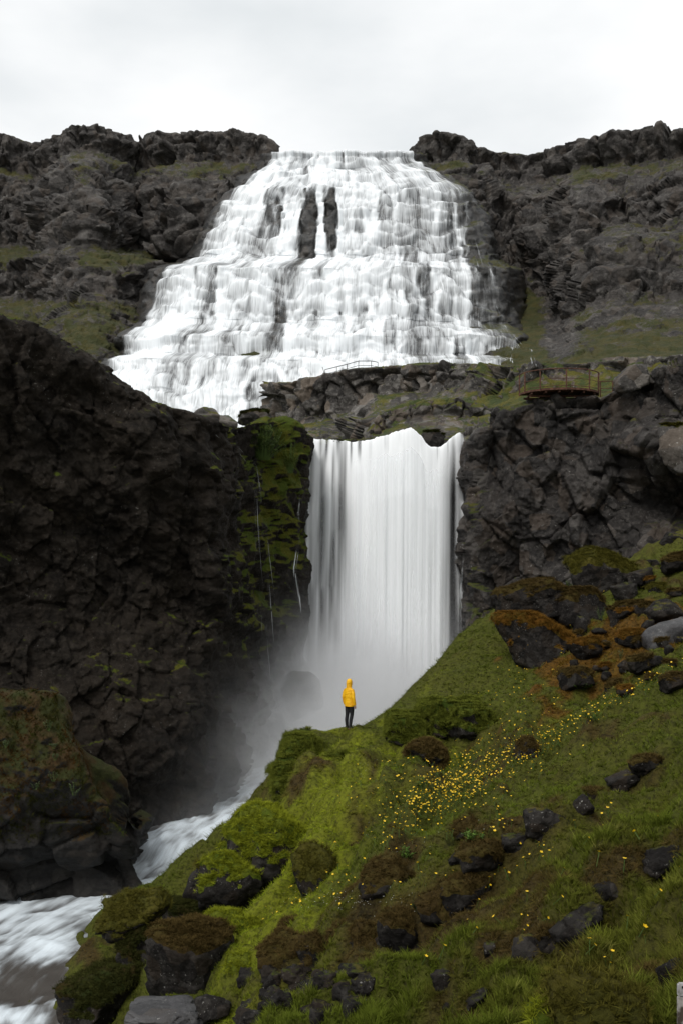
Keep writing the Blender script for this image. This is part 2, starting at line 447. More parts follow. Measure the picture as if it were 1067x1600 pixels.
bump_w = [.8, 1.0, 1.0, .7, .25, .2, .2, .2, .25, .25, .2, .3, .3, .2, .15, .3, .2, .3, .2, .2, .2, .35, .2, .25, .3, .15, .15]
isl = np.zeros(len(pf))
for (bx, by, bw, bh), w in zip(bumps, bump_w):
    q = (np.abs((fx - bx) / bw) ** 3 + np.abs((fy - by) / bh) ** 6) ** 0.22 + 0.5 * fbm(pf / np.array((1.5, 1.5, 9.0)), 3, 79) + 0.3 * fbm(pf / 4.0, 2, 78)
    isl = np.maximum(isl, w * sstep(1.25, 0.7, q))
band = sstep(236, 262, fy)
inner = np.tile(sstep(-0.05, 0.02, uu) * sstep(1.05, 0.98, uu), NV)
out_r = (s1 * 1.7 + s2 * 0.62 * (0.35 + 1.1 * sstep(-0.25, 0.35, fbm(pf / 11.0, 2, 74))) + s3 * 0.28 * sstep(-0.2, 0.4, fbm(pf / 8.0, 2, 75))) * (0.3 + 0.7 * band) * (0.25 + 0.75 * inner) + vf * 0.55 + fbm(pf / 9.0, 3, 80) * 1.2 * band + np.minimum(isl, 1) * 1.6
N, fl = normals(base_patch(rows, NV, NU, vlen=[4] + [max(b[0] - a[0], 6) for a, b in zip(fr[:-1], fr[1:])], ulen=np.diff(us), k=0.35))
outdir = N.reshape(-1, 3) * np.array((0.5, 1, 0.0)); outdir /= np.maximum(np.linalg.norm(outdir, axis=1, keepdims=True), .15)
Vr = pf + outdir * out_r[:, None]
sub2 = lambda a: a.reshape(NV, NU, -1)[::2, ::2].reshape(-1, a.size // (NV * NU))
mo_ = np.where((uu[None, :] > 0.93).repeat(NV, 0).ravel(), 0.35, 0.0) + 0.2 * (isl > .8)
o = mesh_np('cliff_behind_upper_falls', sub2(Vr), grid_faces(len(range(0, NV, 2)), len(range(0, NU, 2)), fl), M_fallrock, True, {'moss': sub2(mo_)[:, 0]})
tag(o, 'dark stepped rock face under the upper waterfall', kind='structure')

# water paths: thousands of threads that gather in notches of each ledge and spread where they land
def threads(n, start, step_id, uu, width, seed, gather, spread, drift, cell, repel=None, blur=1):
    r = np.random.default_rng(seed)
    nv, nu = step_id.shape
    u = start(r, n); wgt = r.gamma(1.2, 1.0, n)
    D = np.zeros((nv, nu)); last = None
    u0, du = uu[0], (uu[-1] - uu[0]) / (nu - 1)
    vel = np.zeros(n)
    for k in range(nv):
        i = np.clip(((u - u0) / du).astype(int), 0, nu - 1)
        sid = step_id[k, i]
        if last is not None:
            ch = sid != last
            if ch.any():
                w = width[k]
                c = np.floor(u[ch] * w / cell)
                tgt = (c + 0.15 + 0.7 * rnd(c, sid[ch], np.zeros(ch.sum()), seed)) * cell / w
                g = gather * rnd(c, sid[ch], np.ones(ch.sum()), seed + 3)
                u[ch] += (tgt - u[ch]) * g + r.normal(0, spread, ch.sum()) / w
                vel[ch] = r.normal(0, drift, ch.sum()) / w
        u = u + vel; vel *= 0.97
        if repel is not None:
            gi = repel[k, i]; u = u + gi
        last = sid
        fi = np.clip((u - u0) / du, 0, nu - 1.001); j = fi.astype(int); f = fi - j
        D[k] = np.bincount(j, wgt * (1 - f), nu) + np.bincount(j + 1, wgt * f, nu)
    for _ in range(blur):
        D[:, 1:-1] = 0.25 * D[:, :-2] + 0.5 * D[:, 1:-1] + 0.25 * D[:, 2:]
    return D
sid = np.floor(ph2).astype(int).reshape(NV, NU)
isl2 = isl.reshape(NV, NU)
rep = -np.gradient(np.roll(isl2, 3, 0), axis=1) * 0.006
wid = np.array([np.abs(Fg[k, -1, 0] - Fg[k, 0, 0]) / 1.44 for k in range(NV)])
D = threads(16000, lambda r, n: r.uniform(0.005, 0.985, n), sid, uu, wid, 101, 0.75, 0.34, 0.06, 1.5, rep, 0)
D += threads(9000, lambda r, n: r.uniform(0.0, 0.99, n), np.floor(ph1).astype(int).reshape(NV, NU), uu, wid, 102, 0.5, 0.9, 0.03, 4.0, rep, 2)
D = D / D[:, (uu > 0) & (uu < 1)].mean(1, keepdims=True)
D = D * np.exp(0.55 * fbm(pf / np.array((7, 30, 16)), 2, 88) + 0.35 * fbm(pf / np.array((1.6, 30, 9)), 2, 89)).reshape(NV, NU)
edge = sstep(-0.012, 0.02, uu) * sstep(1.02, 0.975, uu)
thin = 1 - 0.6 * sstep(0.85, 0.97, uu)[None, :] * sstep(300, 330, fy.reshape(NV, NU)) * sstep(430, 400, fy.reshape(NV, NU))
fresh = 1 - s1.reshape(NV, NU) * 0.0
for k in range(1, NV):
    D[k] = 0.45 * D[k - 1] + 0.55 * D[k]
D = D ** 1.25 * (1 - 0.38 * sstep(0.45, 0.8, uu))[None, :]
foam = 1 - np.exp(-D * 1.15 * thin * (1 - np.clip(0.90 * isl2 * (0.85 + 0.9 * fbm(pf / np.array((0.7, 30, 6)), 2, 97).reshape(NV, NU)), 0, 0.96)) * (0.60 + 0.80 * np.clip(0.55 * s2 + 0.45 * s1, 0, 1).reshape(NV, NU)))
foam = foam * edge[None, :]
out_g = out_r.reshape(NV, NU)
dz = np.abs(np.gradient(Fg[:, :, 2], axis=0)); dy = np.gradient(Fg[:, :, 1], axis=0)
ow = np.empty_like(out_g); ow[0] = out_g[0]
for k in range(1, NV):   # water leaps off a ledge and falls: it never hugs an undercut
    ow[k] = np.maximum(out_g[k] + 0.05, ow[k - 1] + np.clip(dy[k], -2, 0.0) * 0.9 - 0.16 * dz[k])
sm = ow.copy()
for _ in range(6):
    sm[:, 1:-1] = 0.25 * sm[:, :-2] + 0.5 * sm[:, 1:-1] + 0.25 * sm[:, 2:]
for _ in range(2):
    sm[1:-1] = 0.25 * sm[:-2] + 0.5 * sm[1:-1] + 0.25 * sm[2:]
fs = foam.copy()
for _ in range(3):
    fs[1:-1] = 0.25 * fs[:-2] + 0.5 * fs[1:-1] + 0.25 * fs[2:]
ow = sm + 0.3 + 0.8 * fs
Vw = pf + outdir * ow.reshape(-1, 1)
keep = (foam.reshape(NV, NU) > 0.03)
q = grid_faces(NV, NU, fl); q = q[keep.ravel()[q].any(1)]
uvw = np.stack([np.tile(uu, NV) * 60, np.repeat(np.arange(NV) / NV * 60, NU), np.zeros(NV * NU)], 1)

def water_mat(name, streak_u=9.0, streak_v=0.35, col=(0.90, 0.93, 0.95), lo=0.30, hi=0.85, transl=0.35, bstr=0.25, amp=0.7):
    """falling white water: foam where the threads are dense, see-through where they are thin"""
    k = MK(name)
    fo = k.attr('foam').outputs['Fac']; uv = k.attr('uvw').outputs['Vector']
    st = k.noise(k.map(uv, (streak_u, streak_v, 1)), 1.0, 4, 0.6, 0.15)
    a = k.math('ADD', fo, k.math('MULTIPLY', k.math('SUBTRACT', st, 0.5), amp))
    a = k.ss(a, lo, hi)
    a = k.math('MULTIPLY', a, k.ss(fo, 0.02, 0.15))
    d = k.n('BsdfDiffuse'); k.put(d.inputs['Color'], col); k.put(d.inputs['Normal'], k.bump(st, bstr, 0.10))
    tl = k.n('BsdfTranslucent'); k.put(tl.inputs['Color'], col)
    m1 = k.n('MixShader'); m1.inputs[0].default_value = transl
    k.t.links.new(d.outputs[0], m1.inputs[1]); k.t.links.new(tl.outputs[0], m1.inputs[2])
    tr = k.n('BsdfTransparent')
    m2 = k.n('MixShader'); k.put(m2.inputs[0], a)
    k.t.links.new(tr.outputs[0], m2.inputs[1]); k.t.links.new(m1.outputs[0], m2.inputs[2])
    return k.done(m2.outputs[0])
M_upwater = water_mat('falling_water', 7.0, 0.30, lo=0.06, hi=0.92, transl=0.1, col=(0.87, 0.90, 0.92))
def compact(V, q, attrs):
    u, inv = np.unique(q, return_inverse=True)
    return V[u], inv.reshape(q.shape), {k: v[u] for k, v in attrs.items()}
v_, q_, a_ = compact(Vw, q, {'foam': foam.ravel(), 'uvw': uvw})
tag(mesh_np('waterfall_upper', v_, q_, M_upwater, True, a_), 'wide white waterfall fanning down the stepped upper cliff', kind='structure')
# ------------------------------------------------------------------ canyon: left wall, the recess of the lower fall and the right cliff
cols = [-220, -90, 0, 60, 110, 170, 215, 250, 290, 320, 350, 380, 410, 440, 462, 474, 500, 560, 620, 690, 722, 735, 752, 790, 840, 900, 950, 1000, 1040, 1067, 1150, 1260]
rim_r = [440, 478, 500, 522, 540, 575, 602, 626, 640, 652, 668, 664, 660, 664, 680, 690, 692, 690, 682, 688, 690, 688, 676, 645, 628, 624, 612, 585, 568, 562, 545, 530]
rim_d = [37, 39, 40.5, 41.5, 42.3, 43, 43.6, 44.2, 45, 46, 48, 51, 54, 56.5, 58, 60.5, 63.5, 64.5, 64.5, 64, 62, 60, 59, 58.5, 58, 57.5, 57, 56, 55, 54.5, 52, 49]
base_d = [36, 38.5, 40.5, 41, 41.5, 42, 42.3, 42.8, 43.5, 44.5, 46.5, 50, 53, 55.5, 57, 60, 63, 63.5, 63.5, 62.5, 60, 57.5, 56.5, 55.5, 54.5, 53, 52, 50.5, 50, 49.5, 48, 46]
base_z = [-13.5] * len(cols)
rows = []
rows.append([np.array((P(c, r, d)[0] * (d + 26) / d, d + 26, P(c, r, d)[2] - 3.5)) for c, r, d in zip(cols, rim_r, rim_d)])
rows.append([np.array((P(c, r, d)[0] * (d + 5) / d, d + 5, P(c, r, d)[2] - 0.5)) for c, r, d in zip(cols, rim_r, rim_d)])
rows.append([(c, r, d) for c, r, d in zip(cols, rim_r, rim_d)])
for t, bul in ((0.10, 0.3), (0.28, 0.1), (0.46, 0.9), (0.62, 0.3), (0.78, -0.4), (0.90, 0.0), (1.0, -0.4)):
    row = []
    for i, (c, r, d, bd, bz) in enumerate(zip(cols, rim_r, rim_d, base_d, base_z)):
        top = P(c, r, d); bot = np.array(((c - 533.5) / F * bd, bd, bz))
        q = top * (1 - t) + bot * t
        w = 1.0 if c < 440 else (0.2 if c < 735 else 0.9)
        q[1] += bul * 1.2 * w
        if c < 260 and t == 0.10: q[1] -= 0.9            # the jutting upper rim
        if c < 300 and 0.2 < t < 0.5: q[1] += 1.2          # hollow under the rim
        row.append(q)
    rows.append(row)

def canyon_disp(p, n):
    x, y = px_of(p)
    rt = sstep(715, 760, x)[:]                    # right cliff: blocky columns
    lf = 1 - rt
    big = fbm(p / 6.0, 4, 205) * 1.3
    dia = fbm((p @ np.array([[.8, 0, .6], [0, 1, 0], [-.6, 0, .8]])) / np.array((7, 5, 2.0)), 4, 206) * 0.9     # slanted layers, left wall
    v0, e0 = facet((p @ np.array([[.97, 0, -.24], [0, 1, 0], [.24, 0, .97]])) / np.array((2.6, 2.6, 4.4)), 210, 1.6)
    v1, e1 = facet(p / np.array((1.25, 1.25, 1.7)), 211, 1.5)
    v2, e2 = facet(p / 0.55, 212)
    sm = fbm(p / 0.8, 4, 213, ridged=True) * 0.13
    rough = fbm(p / 2.2, 4, 216, ridged=True) * 0.35
    R_ = v0 * 0.85 + v1 * 0.42 + v2 * 0.14 - 0.25 * sstep(0.07, 0, e0) - 0.12 * sstep(0.07, 0, e1)
    L_ = dia * 1.1 + rough * 0.9 + v1 * 0.20 + v2 * 0.13 - 0.06 * sstep(0.08, 0, e1)
    mid = sstep(455, 485, x) * sstep(735, 715, x)
    # the blocky overhang with a dark hollow at the far right
    hol = -3.2 * np.exp(-((x - 1030) / 60) ** 2 - ((y - 785) / 38) ** 2) + 1.2 * np.exp(-((x - 1035) / 45) ** 2 - ((y - 690) / 40) ** 2)
    return (big * (1 - 0.7 * mid) * (1 - 0.5 * rt) + rt * R_ * 1.0 + lf * L_) * (1 - 0.5 * mid) + sm + hol
def moss_can(V):
    x, y = px_of(V)
    n = fbm(V / 1.3, 4, 230) * 0.75
    a = 1.15 * np.exp(-((x - 436) / 60) ** 2) * sstep(1060, 800, y) * sstep(640, 670, y)        # green wall beside the lower fall
    a += 0.45 * np.exp(-((x - 455) / 20) ** 2 - ((y - 720) / 50) ** 2)
    a += 0.55 * np.exp(-((x - 745) / 22) ** 2) * sstep(680, 860, y)                               # green foot right of the fall
    a += 0.45 * np.exp(-((x - 380) / 60) ** 2 - ((y - 950) / 90) ** 2)
    a += 0.28 * np.exp(-((x - 770) / 60) ** 2 - ((y - 650) / 22) ** 2)
    a -= 0.15 * sstep(750, 800, x) * sstep(640, 680, y)
    a += 0.10 * np.exp(-((x - 80) / 120) ** 2 - ((y - 800) / 90) ** 2)
    return a + n * (a > 0.05)
Gc = base_patch(rows, 460, 700)
Nc, fl = normals(Gc); N0c = blurn(Nc, 20); Nc = blurn(N0c, 50)
flat = Gc.reshape(-1, 3)
Vc = (Gc + Nc * np.array((1, 1, 0.4)) * canyon_disp(flat, Nc.reshape(-1, 3)).reshape(460, 700, 1))
mossc = moss_can(Vc.reshape(-1, 3))
fcs = grid_faces(460, 700, fl).reshape(459, 699, 4)
xm = (flat[:, 0] / flat[:, 1] * F + 533.5).reshape(460, 700)[160]
cut = int(np.searchsorted(xm, 722))
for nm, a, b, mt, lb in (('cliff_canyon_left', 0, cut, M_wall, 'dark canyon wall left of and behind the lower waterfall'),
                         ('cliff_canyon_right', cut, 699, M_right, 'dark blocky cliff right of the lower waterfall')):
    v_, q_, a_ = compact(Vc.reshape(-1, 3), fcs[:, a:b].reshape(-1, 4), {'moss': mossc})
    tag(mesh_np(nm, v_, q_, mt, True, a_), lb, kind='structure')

# terrace between the two falls (mostly out of sight) with the stream
rows = [[np.array((x, y, z)) for x in (-60, -30, -12, -4, 2, 8, 16, 40)] for y, z in ((150, 20.0), (120, 17.5), (100, 13.5), (84, 10.6), (72, 8.6), (65.5, 7.9))]
def terr_disp(p, n): return fbm(p / 5.0, 4, 240) * 0.8 + sstep(4, 14, np.abs(p[:, 0] + 2)) * 0.8
rock_patch('terrace', rows, 120, 160, M_ledge, terr_disp, None, 'rocky terrace between the upper and lower waterfalls')

# ------------------------------------------------------------------ the rock ledge above the lower fall and its mossy shelf
def ledge_disp(p, n):
    v0, e0 = facet(p / np.array((3.0, 3.0, 6.0)), 251, 1.4)
    v1, e1 = facet(p / np.array((1.4, 1.4, 1.5)), 252, 1.4)
    st = sstep(0.85, 0.5, n[:, 2])
    return (v0 * 1.2 + v1 * 0.5 - 0.8 * sstep(0.08, 0, e0) - .3 * sstep(0.08, 0, e1)) * (0.25 + 0.75 * st) + fbm(p / 1.1, 4, 253) * 0.3
cols = [424, 427, 431, 470, 510, 545, 590, 650, 710, 760, 800, 850, 910, 980, 1080]
top_r = [612, 604, 600, 592, 584, 576, 571, 569, 567, 569, 572, 570, 566, 560, 552]
ld = [104, 100, 97, 95, 94, 93, 92, 90, 88, 84, 80, 78, 76, 74, 72]
rows = [[np.array((P(c, r, d)[0] * (d + 22) / d + (3 if c < 428 else 0), d + 22, P(c, r, d)[2] - 1.0)) for c, r, d in zip(cols, top_r, ld)],
        [np.array((P(c, r, d)[0] * (d + 4) / d, d + 4, P(c, r, d)[2] + 0.1)) for c, r, d in zip(cols, top_r, ld)],
        [(c, r, d) for c, r, d in zip(cols, top_r, ld)],
        [(c, r + 12, d - 0.5) for c, r, d in zip(cols, top_r, ld)],
        [(c, r + (60 if c < 580 else 44), d - (0.8 if c < 700 else 3)) for c, r, d in zip(cols, top_r, ld)],
        [(c, r + 72, d - (2 if c < 560 else 8)) for c, r, d in zip(cols, top_r, ld)],
        [(c, 668, d - (6 if c < 560 else 14)) for c, d in zip(cols, ld)],
        [(c, 740, d - 16) for c, d in zip(cols, ld)]]
def moss_ledge(V):
    x, y = px_of(V)
    return 0.45 * np.exp(-((y - 572) / 6) ** 2) * sstep(520, 580, x) + 0.55 * np.exp(-((x - 790) / 50) ** 2 - ((y - 630) / 36) ** 2) + 0.5 * sstep(690, 760, x) * np.exp(-((y - 600) / 22) ** 2)
rock_patch('rock_ledge', rows, 170, 330, M_ledge, ledge_disp, moss_ledge, 'blocky grey rock ledge above the lower waterfall')
cols = [568, 580, 600, 640, 690, 725, 750, 785, 830]
top_r = [690, 668, 645, 630, 624, 626, 630, 640, 650]
rows = [[np.array((P(c, r, d)[0] * (d + 9) / d, d + 9, P(c, r, d)[2] - 0.3)) for c, r, d in zip(cols, top_r, [78] * 9)],
        [(c, r, 76) for c, r in zip(cols, top_r)],
        [(c, r + 9, 74.6) for c, r in zip(cols, top_r)],
        [(c, r + 26, 74) for c, r in zip(cols, top_r)],
        [(c, max(r + 40, 672), 71) for c, r in zip(cols, top_r)],
        [(c, 712, 66) for c in cols]]
def moss_shelf(V):
    x, y = px_of(V)
    return 0.5 * np.exp(-((y - 632) / 10) ** 2) + 0.4 * np.exp(-((x - 600) / 30) ** 2 - ((y - 668) / 14) ** 2)
rock_patch('rock_shelf', rows, 110, 200, M_ledge, lambda p, n: ledge_disp(p * 1.3, n) * 0.7, moss_shelf, 'low mossy rock shelf just behind the lip of the lower waterfall')

# ------------------------------------------------------------------ lower waterfall
NU2, NV2 = 260, 260
lipx = np.array([470, 490, 520, 548, 575, 600, 620, 640, 655, 668, 690, 706, 718, 726])
lipr = np.array([692, 688, 690, 692, 690, 684, 677, 670, 682, 702, 700, 684, 676, 682])
def lower_sheet(off, seed, n, name, label, dens, lo, hi, fat):
    u = np.linspace(0, 1, NU2)
    px0 = 463 + 269 * u
    lr = np.interp(px0, lipx, lipr)
    for it in range(40):
        lr[1:-1] = 0.25 * lr[:-2] + 0.5 * lr[1:-1] + 0.25 * lr[2:]
    lr = lr + 5.0 * fbm(np.stack([u * 20, u * 0, u * 0], 1), 4, 77, gain=0.6)
    v = np.linspace(0, 1, NV2)
    d0 = 62.2 - 0.8 * np.sin(np.pi * u)
    z0 = (HOR - lr) / F * d0; x0 = (px0 - 533.5) / F * d0
    nn = fbm(np.stack([u * 14, np.zeros(NU2), np.zeros(NU2)], 1), 3, seed)
    zb = -11.2
    X = np.empty((NV2, NU2)); Y = X.copy(); Z = X.copy()
    for k in range(NV2):
        t = v[k]
        tt = max(0.0, (t - 0.05) / 0.95)
        Z[k] = z0 + 0.05 - (z0 - zb) * tt ** 1.0
        Y[k] = d0 + (0.05 - min(t, 0.05)) * 60 - 1.9 * tt ** 0.62 * (0.85 + 0.25 * nn) - off * min(1, tt * 5) ** 0.7
        X[k] = x0 * (1 + 0.02 * tt) - 0.35 * tt + 0.25 * tt * nn
    # ledges of the side rock break the thin water
    ph = (Z / 2.6 + 1.2 * fbm(np.stack([X.ravel() / 1.6, np.zeros(X.size), Z.ravel() / 9], 1), 2, seed + 4).reshape(Z.shape))
    side = np.clip(np.maximum((0.30 - u) / 0.12, (u - 0.88) / 0.06), 0, 1)[None, :]
    sidl = np.where(side > 0.3, np.floor(ph), 0).astype(int)
    pc = np.array([0.0, 0.03, 0.08, 0.16, 0.26, 0.30, 0.34, 0.42, 0.55, 0.7, 0.82, 0.90, 0.95, 1.0])
    pw = np.array([0.30, .62, .75, 0.55, 0.5, .45, 1.1, 1.7, 2.2, 2.3, 1.7, 0.70, 0.60, 0.25])
    us_ = np.linspace(0, 1, 400); cdf = np.cumsum(np.interp(us_, pc, pw)); cdf /= cdf[-1]
    D = threads(n, lambda r, m: np.interp(r.uniform(0, 1, m), cdf, us_), sidl, u, np.full(NV2, 10.0), seed, 0.7, 0.10, 0.006, 0.55, None, 1) / (n * 1.2 / NU2)
    B = D.copy()
    for k in range(1, NV2):
        B[k] = 0.90 * B[k - 1] + 0.10 * D[k] if k > 6 else D[k]
    for it in range(8):
        w = (0.25 + 0.75 * sstep(0.0, 0.9, v))[:, None] * 0.5
        B[:, 1:-1] = (1 - w) * B[:, 1:-1] + w * 0.5 * (B[:, :-2] + B[:, 2:])
    # bundles of water that hold together on the way down
    uvp = np.stack([np.tile(u * 10, NV2) + 0.25 * np.repeat(v, NU2) * np.sin(np.tile(u * 9, NV2)), np.repeat(v * 1.5, NU2), np.full(NV2 * NU2, seed)], 1)
    clump = np.exp(1.4 * fbm(uvp * np.array((1.1, 1, 1)), 2, seed + 8) + 0.45 * fbm(uvp * np.array((3.6, 0.9, 1)), 2, seed + 9)).reshape(NV2, NU2)
    B = B * clump
    lip_rock = 1 - 0.95 * np.exp(-((u - 0.775) / 0.022) ** 2)[None, :] * sstep(0.045, 0.01, v)[:, None]
    foam = (1 - np.exp(-B * dens)) * lip_rock * (1 - 0.72 * np.exp(-((u - 0.905) / 0.032) ** 2)[None, :] * sstep(0.03, 0.25, v)[:, None] * sstep(0.85, 0.7, v)[:, None])
    foam *= 1 - 0.75 * sstep(0.16, 0.05, v)[:, None] * sstep(-0.05, 0.35, fbm(np.stack([u * 26, u * 0, u * 0 + seed], 1), 3, 79))[None, :] * (1 - 0.6 * np.exp(-((u - 0.6) / 0.2) ** 2))[None, :]
    eg = 0.11 * fbm(np.stack([np.zeros(NV2), v * 7, np.full(NV2, seed)], 1), 4, seed + 2)
    foam *= sstep(-0.02, 0.10, u[None, :] + eg[:, None]) * sstep(1.0, 0.94, u[None, :] - eg[:, None])
    fb = foam.copy()
    for it in range(60):
        fb[:, 1:-1] = 0.25 * fb[:, :-2] + 0.5 * fb[:, 1:-1] + 0.25 * fb[:, 2:]
    Y = Y - fat * fb
    V = np.stack([X, Y, Z], 2).reshape(-1, 3)
    uvw = np.stack([np.tile(u, NV2) * 40, np.repeat(v * 40, NU2), np.full(NU2 * NV2, seed * 1.0)], 1)
    q = grid_faces(NV2, NU2)
    o = mesh_np(name, V, q, water_mat('curtain_' + str(seed), 0.8, 0.03, lo=lo, hi=hi, transl=0.1, col=(0.92, 0.94, 0.955), bstr=0.03, amp=0.42), True, {'foam': foam.ravel(), 'uvw': uvw})
    tag(o, label, kind='structure')
    return o
lower_sheet(0.0, 301, 9000, 'waterfall_lower', 'tall white curtain of the lower waterfall', 1.9, 0.08, 0.86, 0.6)
lower_sheet(0.9, 302, 2600, 'waterfall_lower_veil', 'thin outer veil of falling water over the lower waterfall', 0.75, 0.30, 1.5, 0.15)
# ------------------------------------------------------------------ the near hillside: a smooth height surface through surveyed points
hp = [(445, 1170, 34), (490, 1152, 35), (545, 1139, 36), (600, 1113, 37.5), (640, 1075, 39), (680, 1032, 41), (720, 988, 43), (755, 958, 44.5),
      (500, 1200, 31.5), (460, 1225, 30.5), (560, 1180, 32), (620, 1160, 32.5), (700, 1100, 35.5), (760, 1030, 38.5), (800, 1000, 39.5),
      (780, 965, 42), (850, 960, 41), (905, 915, 44), (960, 880, 45), (1020, 850, 45.5), (1080, 828, 46), (1180, 790, 47), (1300, 740, 48),
      (468, 1272, 28.6), (455, 1350, 24.6), (415, 1410, 23.2), (375, 1462, 21.8), (480, 1290, 25), (560, 1260, 26), (640, 1230, 27), (720, 1180, 29),
      (800, 1120, 31), (880, 1070, 32), (950, 1020, 33.5), (1010, 985, 34.5), (1070, 940, 37), (1150, 900, 39),
      (440, 1380, 22), (520, 1350, 21.5), (600, 1310, 22), (680, 1270, 23), (760, 1220, 24.5), (850, 1170, 24.5), (940, 1110, 26), (1067, 1040, 27), (1180, 1000, 28),
      (400, 1450, 20.5), (480, 1430, 18.5), (560, 1400, 18), (650, 1350, 18.5), (760, 1300, 19), (860, 1250, 19), (960, 1200, 19), (1067, 1130, 20), (1200, 1060, 21),
      (600, 1460, 14.5), (700, 1420, 14.5), (800, 1370, 14.5), (900, 1320, 14.5), (1000, 1270, 14.5), (1100, 1220, 14.5), (1250, 1150, 15),
      (560, 1530, 12.5), (650, 1510, 12), (750, 1480, 11.3), (850, 1450, 10.8), (950, 1410, 10.5), (1067, 1360, 10.3), (1250, 1270, 10.5),
      (620, 1610, 10), (720, 1600, 9), (850, 1560, 8.2), (960, 1530, 7.6), (1067, 1490, 7.2), (1250, 1400, 7.5),
      (1000, 1620, 6.2), (1100, 1600, 5.8), (850, 1680, 6.5), (500, 1600, 13), (420, 1590, 15.5), (440, 1520, 16), (350, 1540, 18.5), (380, 1500, 18.8), (300, 1590, 18.5), (220, 1590, 20.5), (250, 1500, 22.5), (130, 1600, 23)]
pts = [P(*h) for h in hp]
pts += [np.array(q) for q in ((-5.4, 34, -9.8), (-4.2, 37.5, -10.2), (-2.2, 40, -10.8), (0.2, 42.5, -10.8), (2.2, 45.5, -10.6), (4.2, 48.5, -9.8), (7.0, 51, -6.5), (11, 52.5, -3.0), (17, 53, 0.4),
        (-6.6, 30.5, -11.6), (-7.4, 27, -12.4), (-9.5, 24, -12.8), (-9, 20, -12.2), (-12, 30, -13.2), (-9, 36, -12.6), (-7, 42, -12.4), (-4, 46, -12.4), (0, 49, -12.2), (-16, 24, -13.5), (-14, 14, -12.5), (-3.6, 26.5, -10.6), (-3.4, 29.5, -11.0), (-3.5, 23.5, -10.2), (-3.2, 32.5, -10.8), (-4.6, 21.5, -10.4),
        (0, 0, -1.75), (-3, 1, -2.9), (3, 0, -0.6), (7, 0, 0.8), (12, 3, 2.4), (16, 12, 3.6), (20, 24, 4.2), (24, 40, 5.0), (0, -6, -1.6), (-8, -4, -5.2), (10, -6, 2.0), (-4, 7, -4.9), (-8, 10, -8.6), (-5, 14, -8.0))]
CP = np.array(pts)
def _tps_fit(C, lam=0.12):
    n = len(C); xy = C[:, :2]
    r2 = ((xy[:, None] - xy[None]) ** 2).sum(2)
    K = 0.5 * r2 * np.log(r2 + 1e-9) + np.eye(n) * lam
    Pm = np.c_[np.ones(n), xy]
    A = np.zeros((n + 3, n + 3)); A[:n, :n] = K; A[:n, n:] = Pm; A[n:, :n] = Pm.T
    return np.linalg.solve(A, np.r_[C[:, 2], 0, 0, 0])
_W = _tps_fit(CP)
def hill_base(x, y):
    out = np.empty(len(x))
    for s in range(0, len(x), 40000):
        xy = np.stack([x[s:s + 40000], y[s:s + 40000]], 1)
        r2 = ((xy[:, None] - CP[None, :, :2]) ** 2).sum(2)
        out[s:s + 40000] = (0.5 * r2 * np.log(r2 + 1e-9)) @ _W[:-3] + _W[-3] + xy @ _W[-2:]
    return out
MOUNDS = [(*P(px, py, d)[:2], r_, h_) for px, py, d, r_, h_ in ((640, 1150, 33, 0.55, 0.5), (690, 1130, 33.5, 0.6, 0.6), (745, 1140, 32.5, 0.9, 0.65), (540, 1200, 31.5, 0.6, 0.55), (480, 1185, 33, 0.9, 0.5),
    (455, 1235, 31, 0.9, 0.6), (668, 1185, 31, 0.6, 0.45), (430, 1290, 28.5, 1.3, 0.8), (505, 1330, 22.5, 0.55, 0.5), (600, 1350, 19.5, 0.6, 0.35), (470, 1440, 18.5, 0.5, 0.35), (560, 1290, 25, 0.9, 0.4), (520, 1260, 27, 0.7, 0.45),
    (620, 1260, 26, 0.7, 0.35), (750, 1310, 19.5, 0.7, 0.3), (560, 1430, 17, 0.8, 0.4), (640, 1430, 15.5, 0.5, 0.35), (400, 1400, 22, 0.8, 0.5), (820, 1120, 31.5, 0.8, 0.5), (720, 1390, 15.5, 0.6, 0.3), (900, 1420, 11, 0.5, 0.2), (960, 1050, 31, 0.7, 0.4))]
def hill_z(x, y):
    x = np.asarray(x, float); y = np.asarray(y, float)
    z = hill_base(x, y)
    p = np.stack([x, y, np.zeros_like(x)], 1)
    d = np.sqrt(x * x + y * y)
    near = sstep(36, 26, d)
    smooth_top = np.exp(-((x - 2.4) / 3.8) ** 2 - ((y - 38.0) / 5.0) ** 2)      # the even green shoulder behind the person
    hum = fbm(p / np.array((2.1, 2.6, 1)) + fbm(p / 3.0, 2, 402)[:, None] * 0.5, 4, 401)
    cus = 1 - np.clip(np.abs(fbm(p / 1.25, 2, 403)) * 2.6, 0, 1)                 # creases between cushions
    fine = fbm(p / 0.32, 3, 404)
    amp = (0.80 + 0.50 * near) * (1 - 0.8 * smooth_top) * (0.35 + 0.65 * sstep(3, 12, d))
    for mx, my, mr, mh in MOUNDS:
        ddx, ddy = (x - mx) / mr, (y - my) / (mr * 1.5)
        q = ddx * ddx + ddy * ddy
        z = z + mh * np.exp(-q * q)
    return z + amp * hum - 0.36 * cus ** 3 * (1 - 0.8 * smooth_top) * sstep(2, 8, d) + 0.045 * fine
th = np.linspace(R(-42), R(40), 660); rr = np.exp(np.linspace(math.log(2.2), math.log(58), 420))
T, RR = np.meshgrid(th, rr)
HX = (np.sin(T) * RR).ravel(); HY = (np.cos(T) * RR).ravel()
HZ = hill_z(HX, HY)
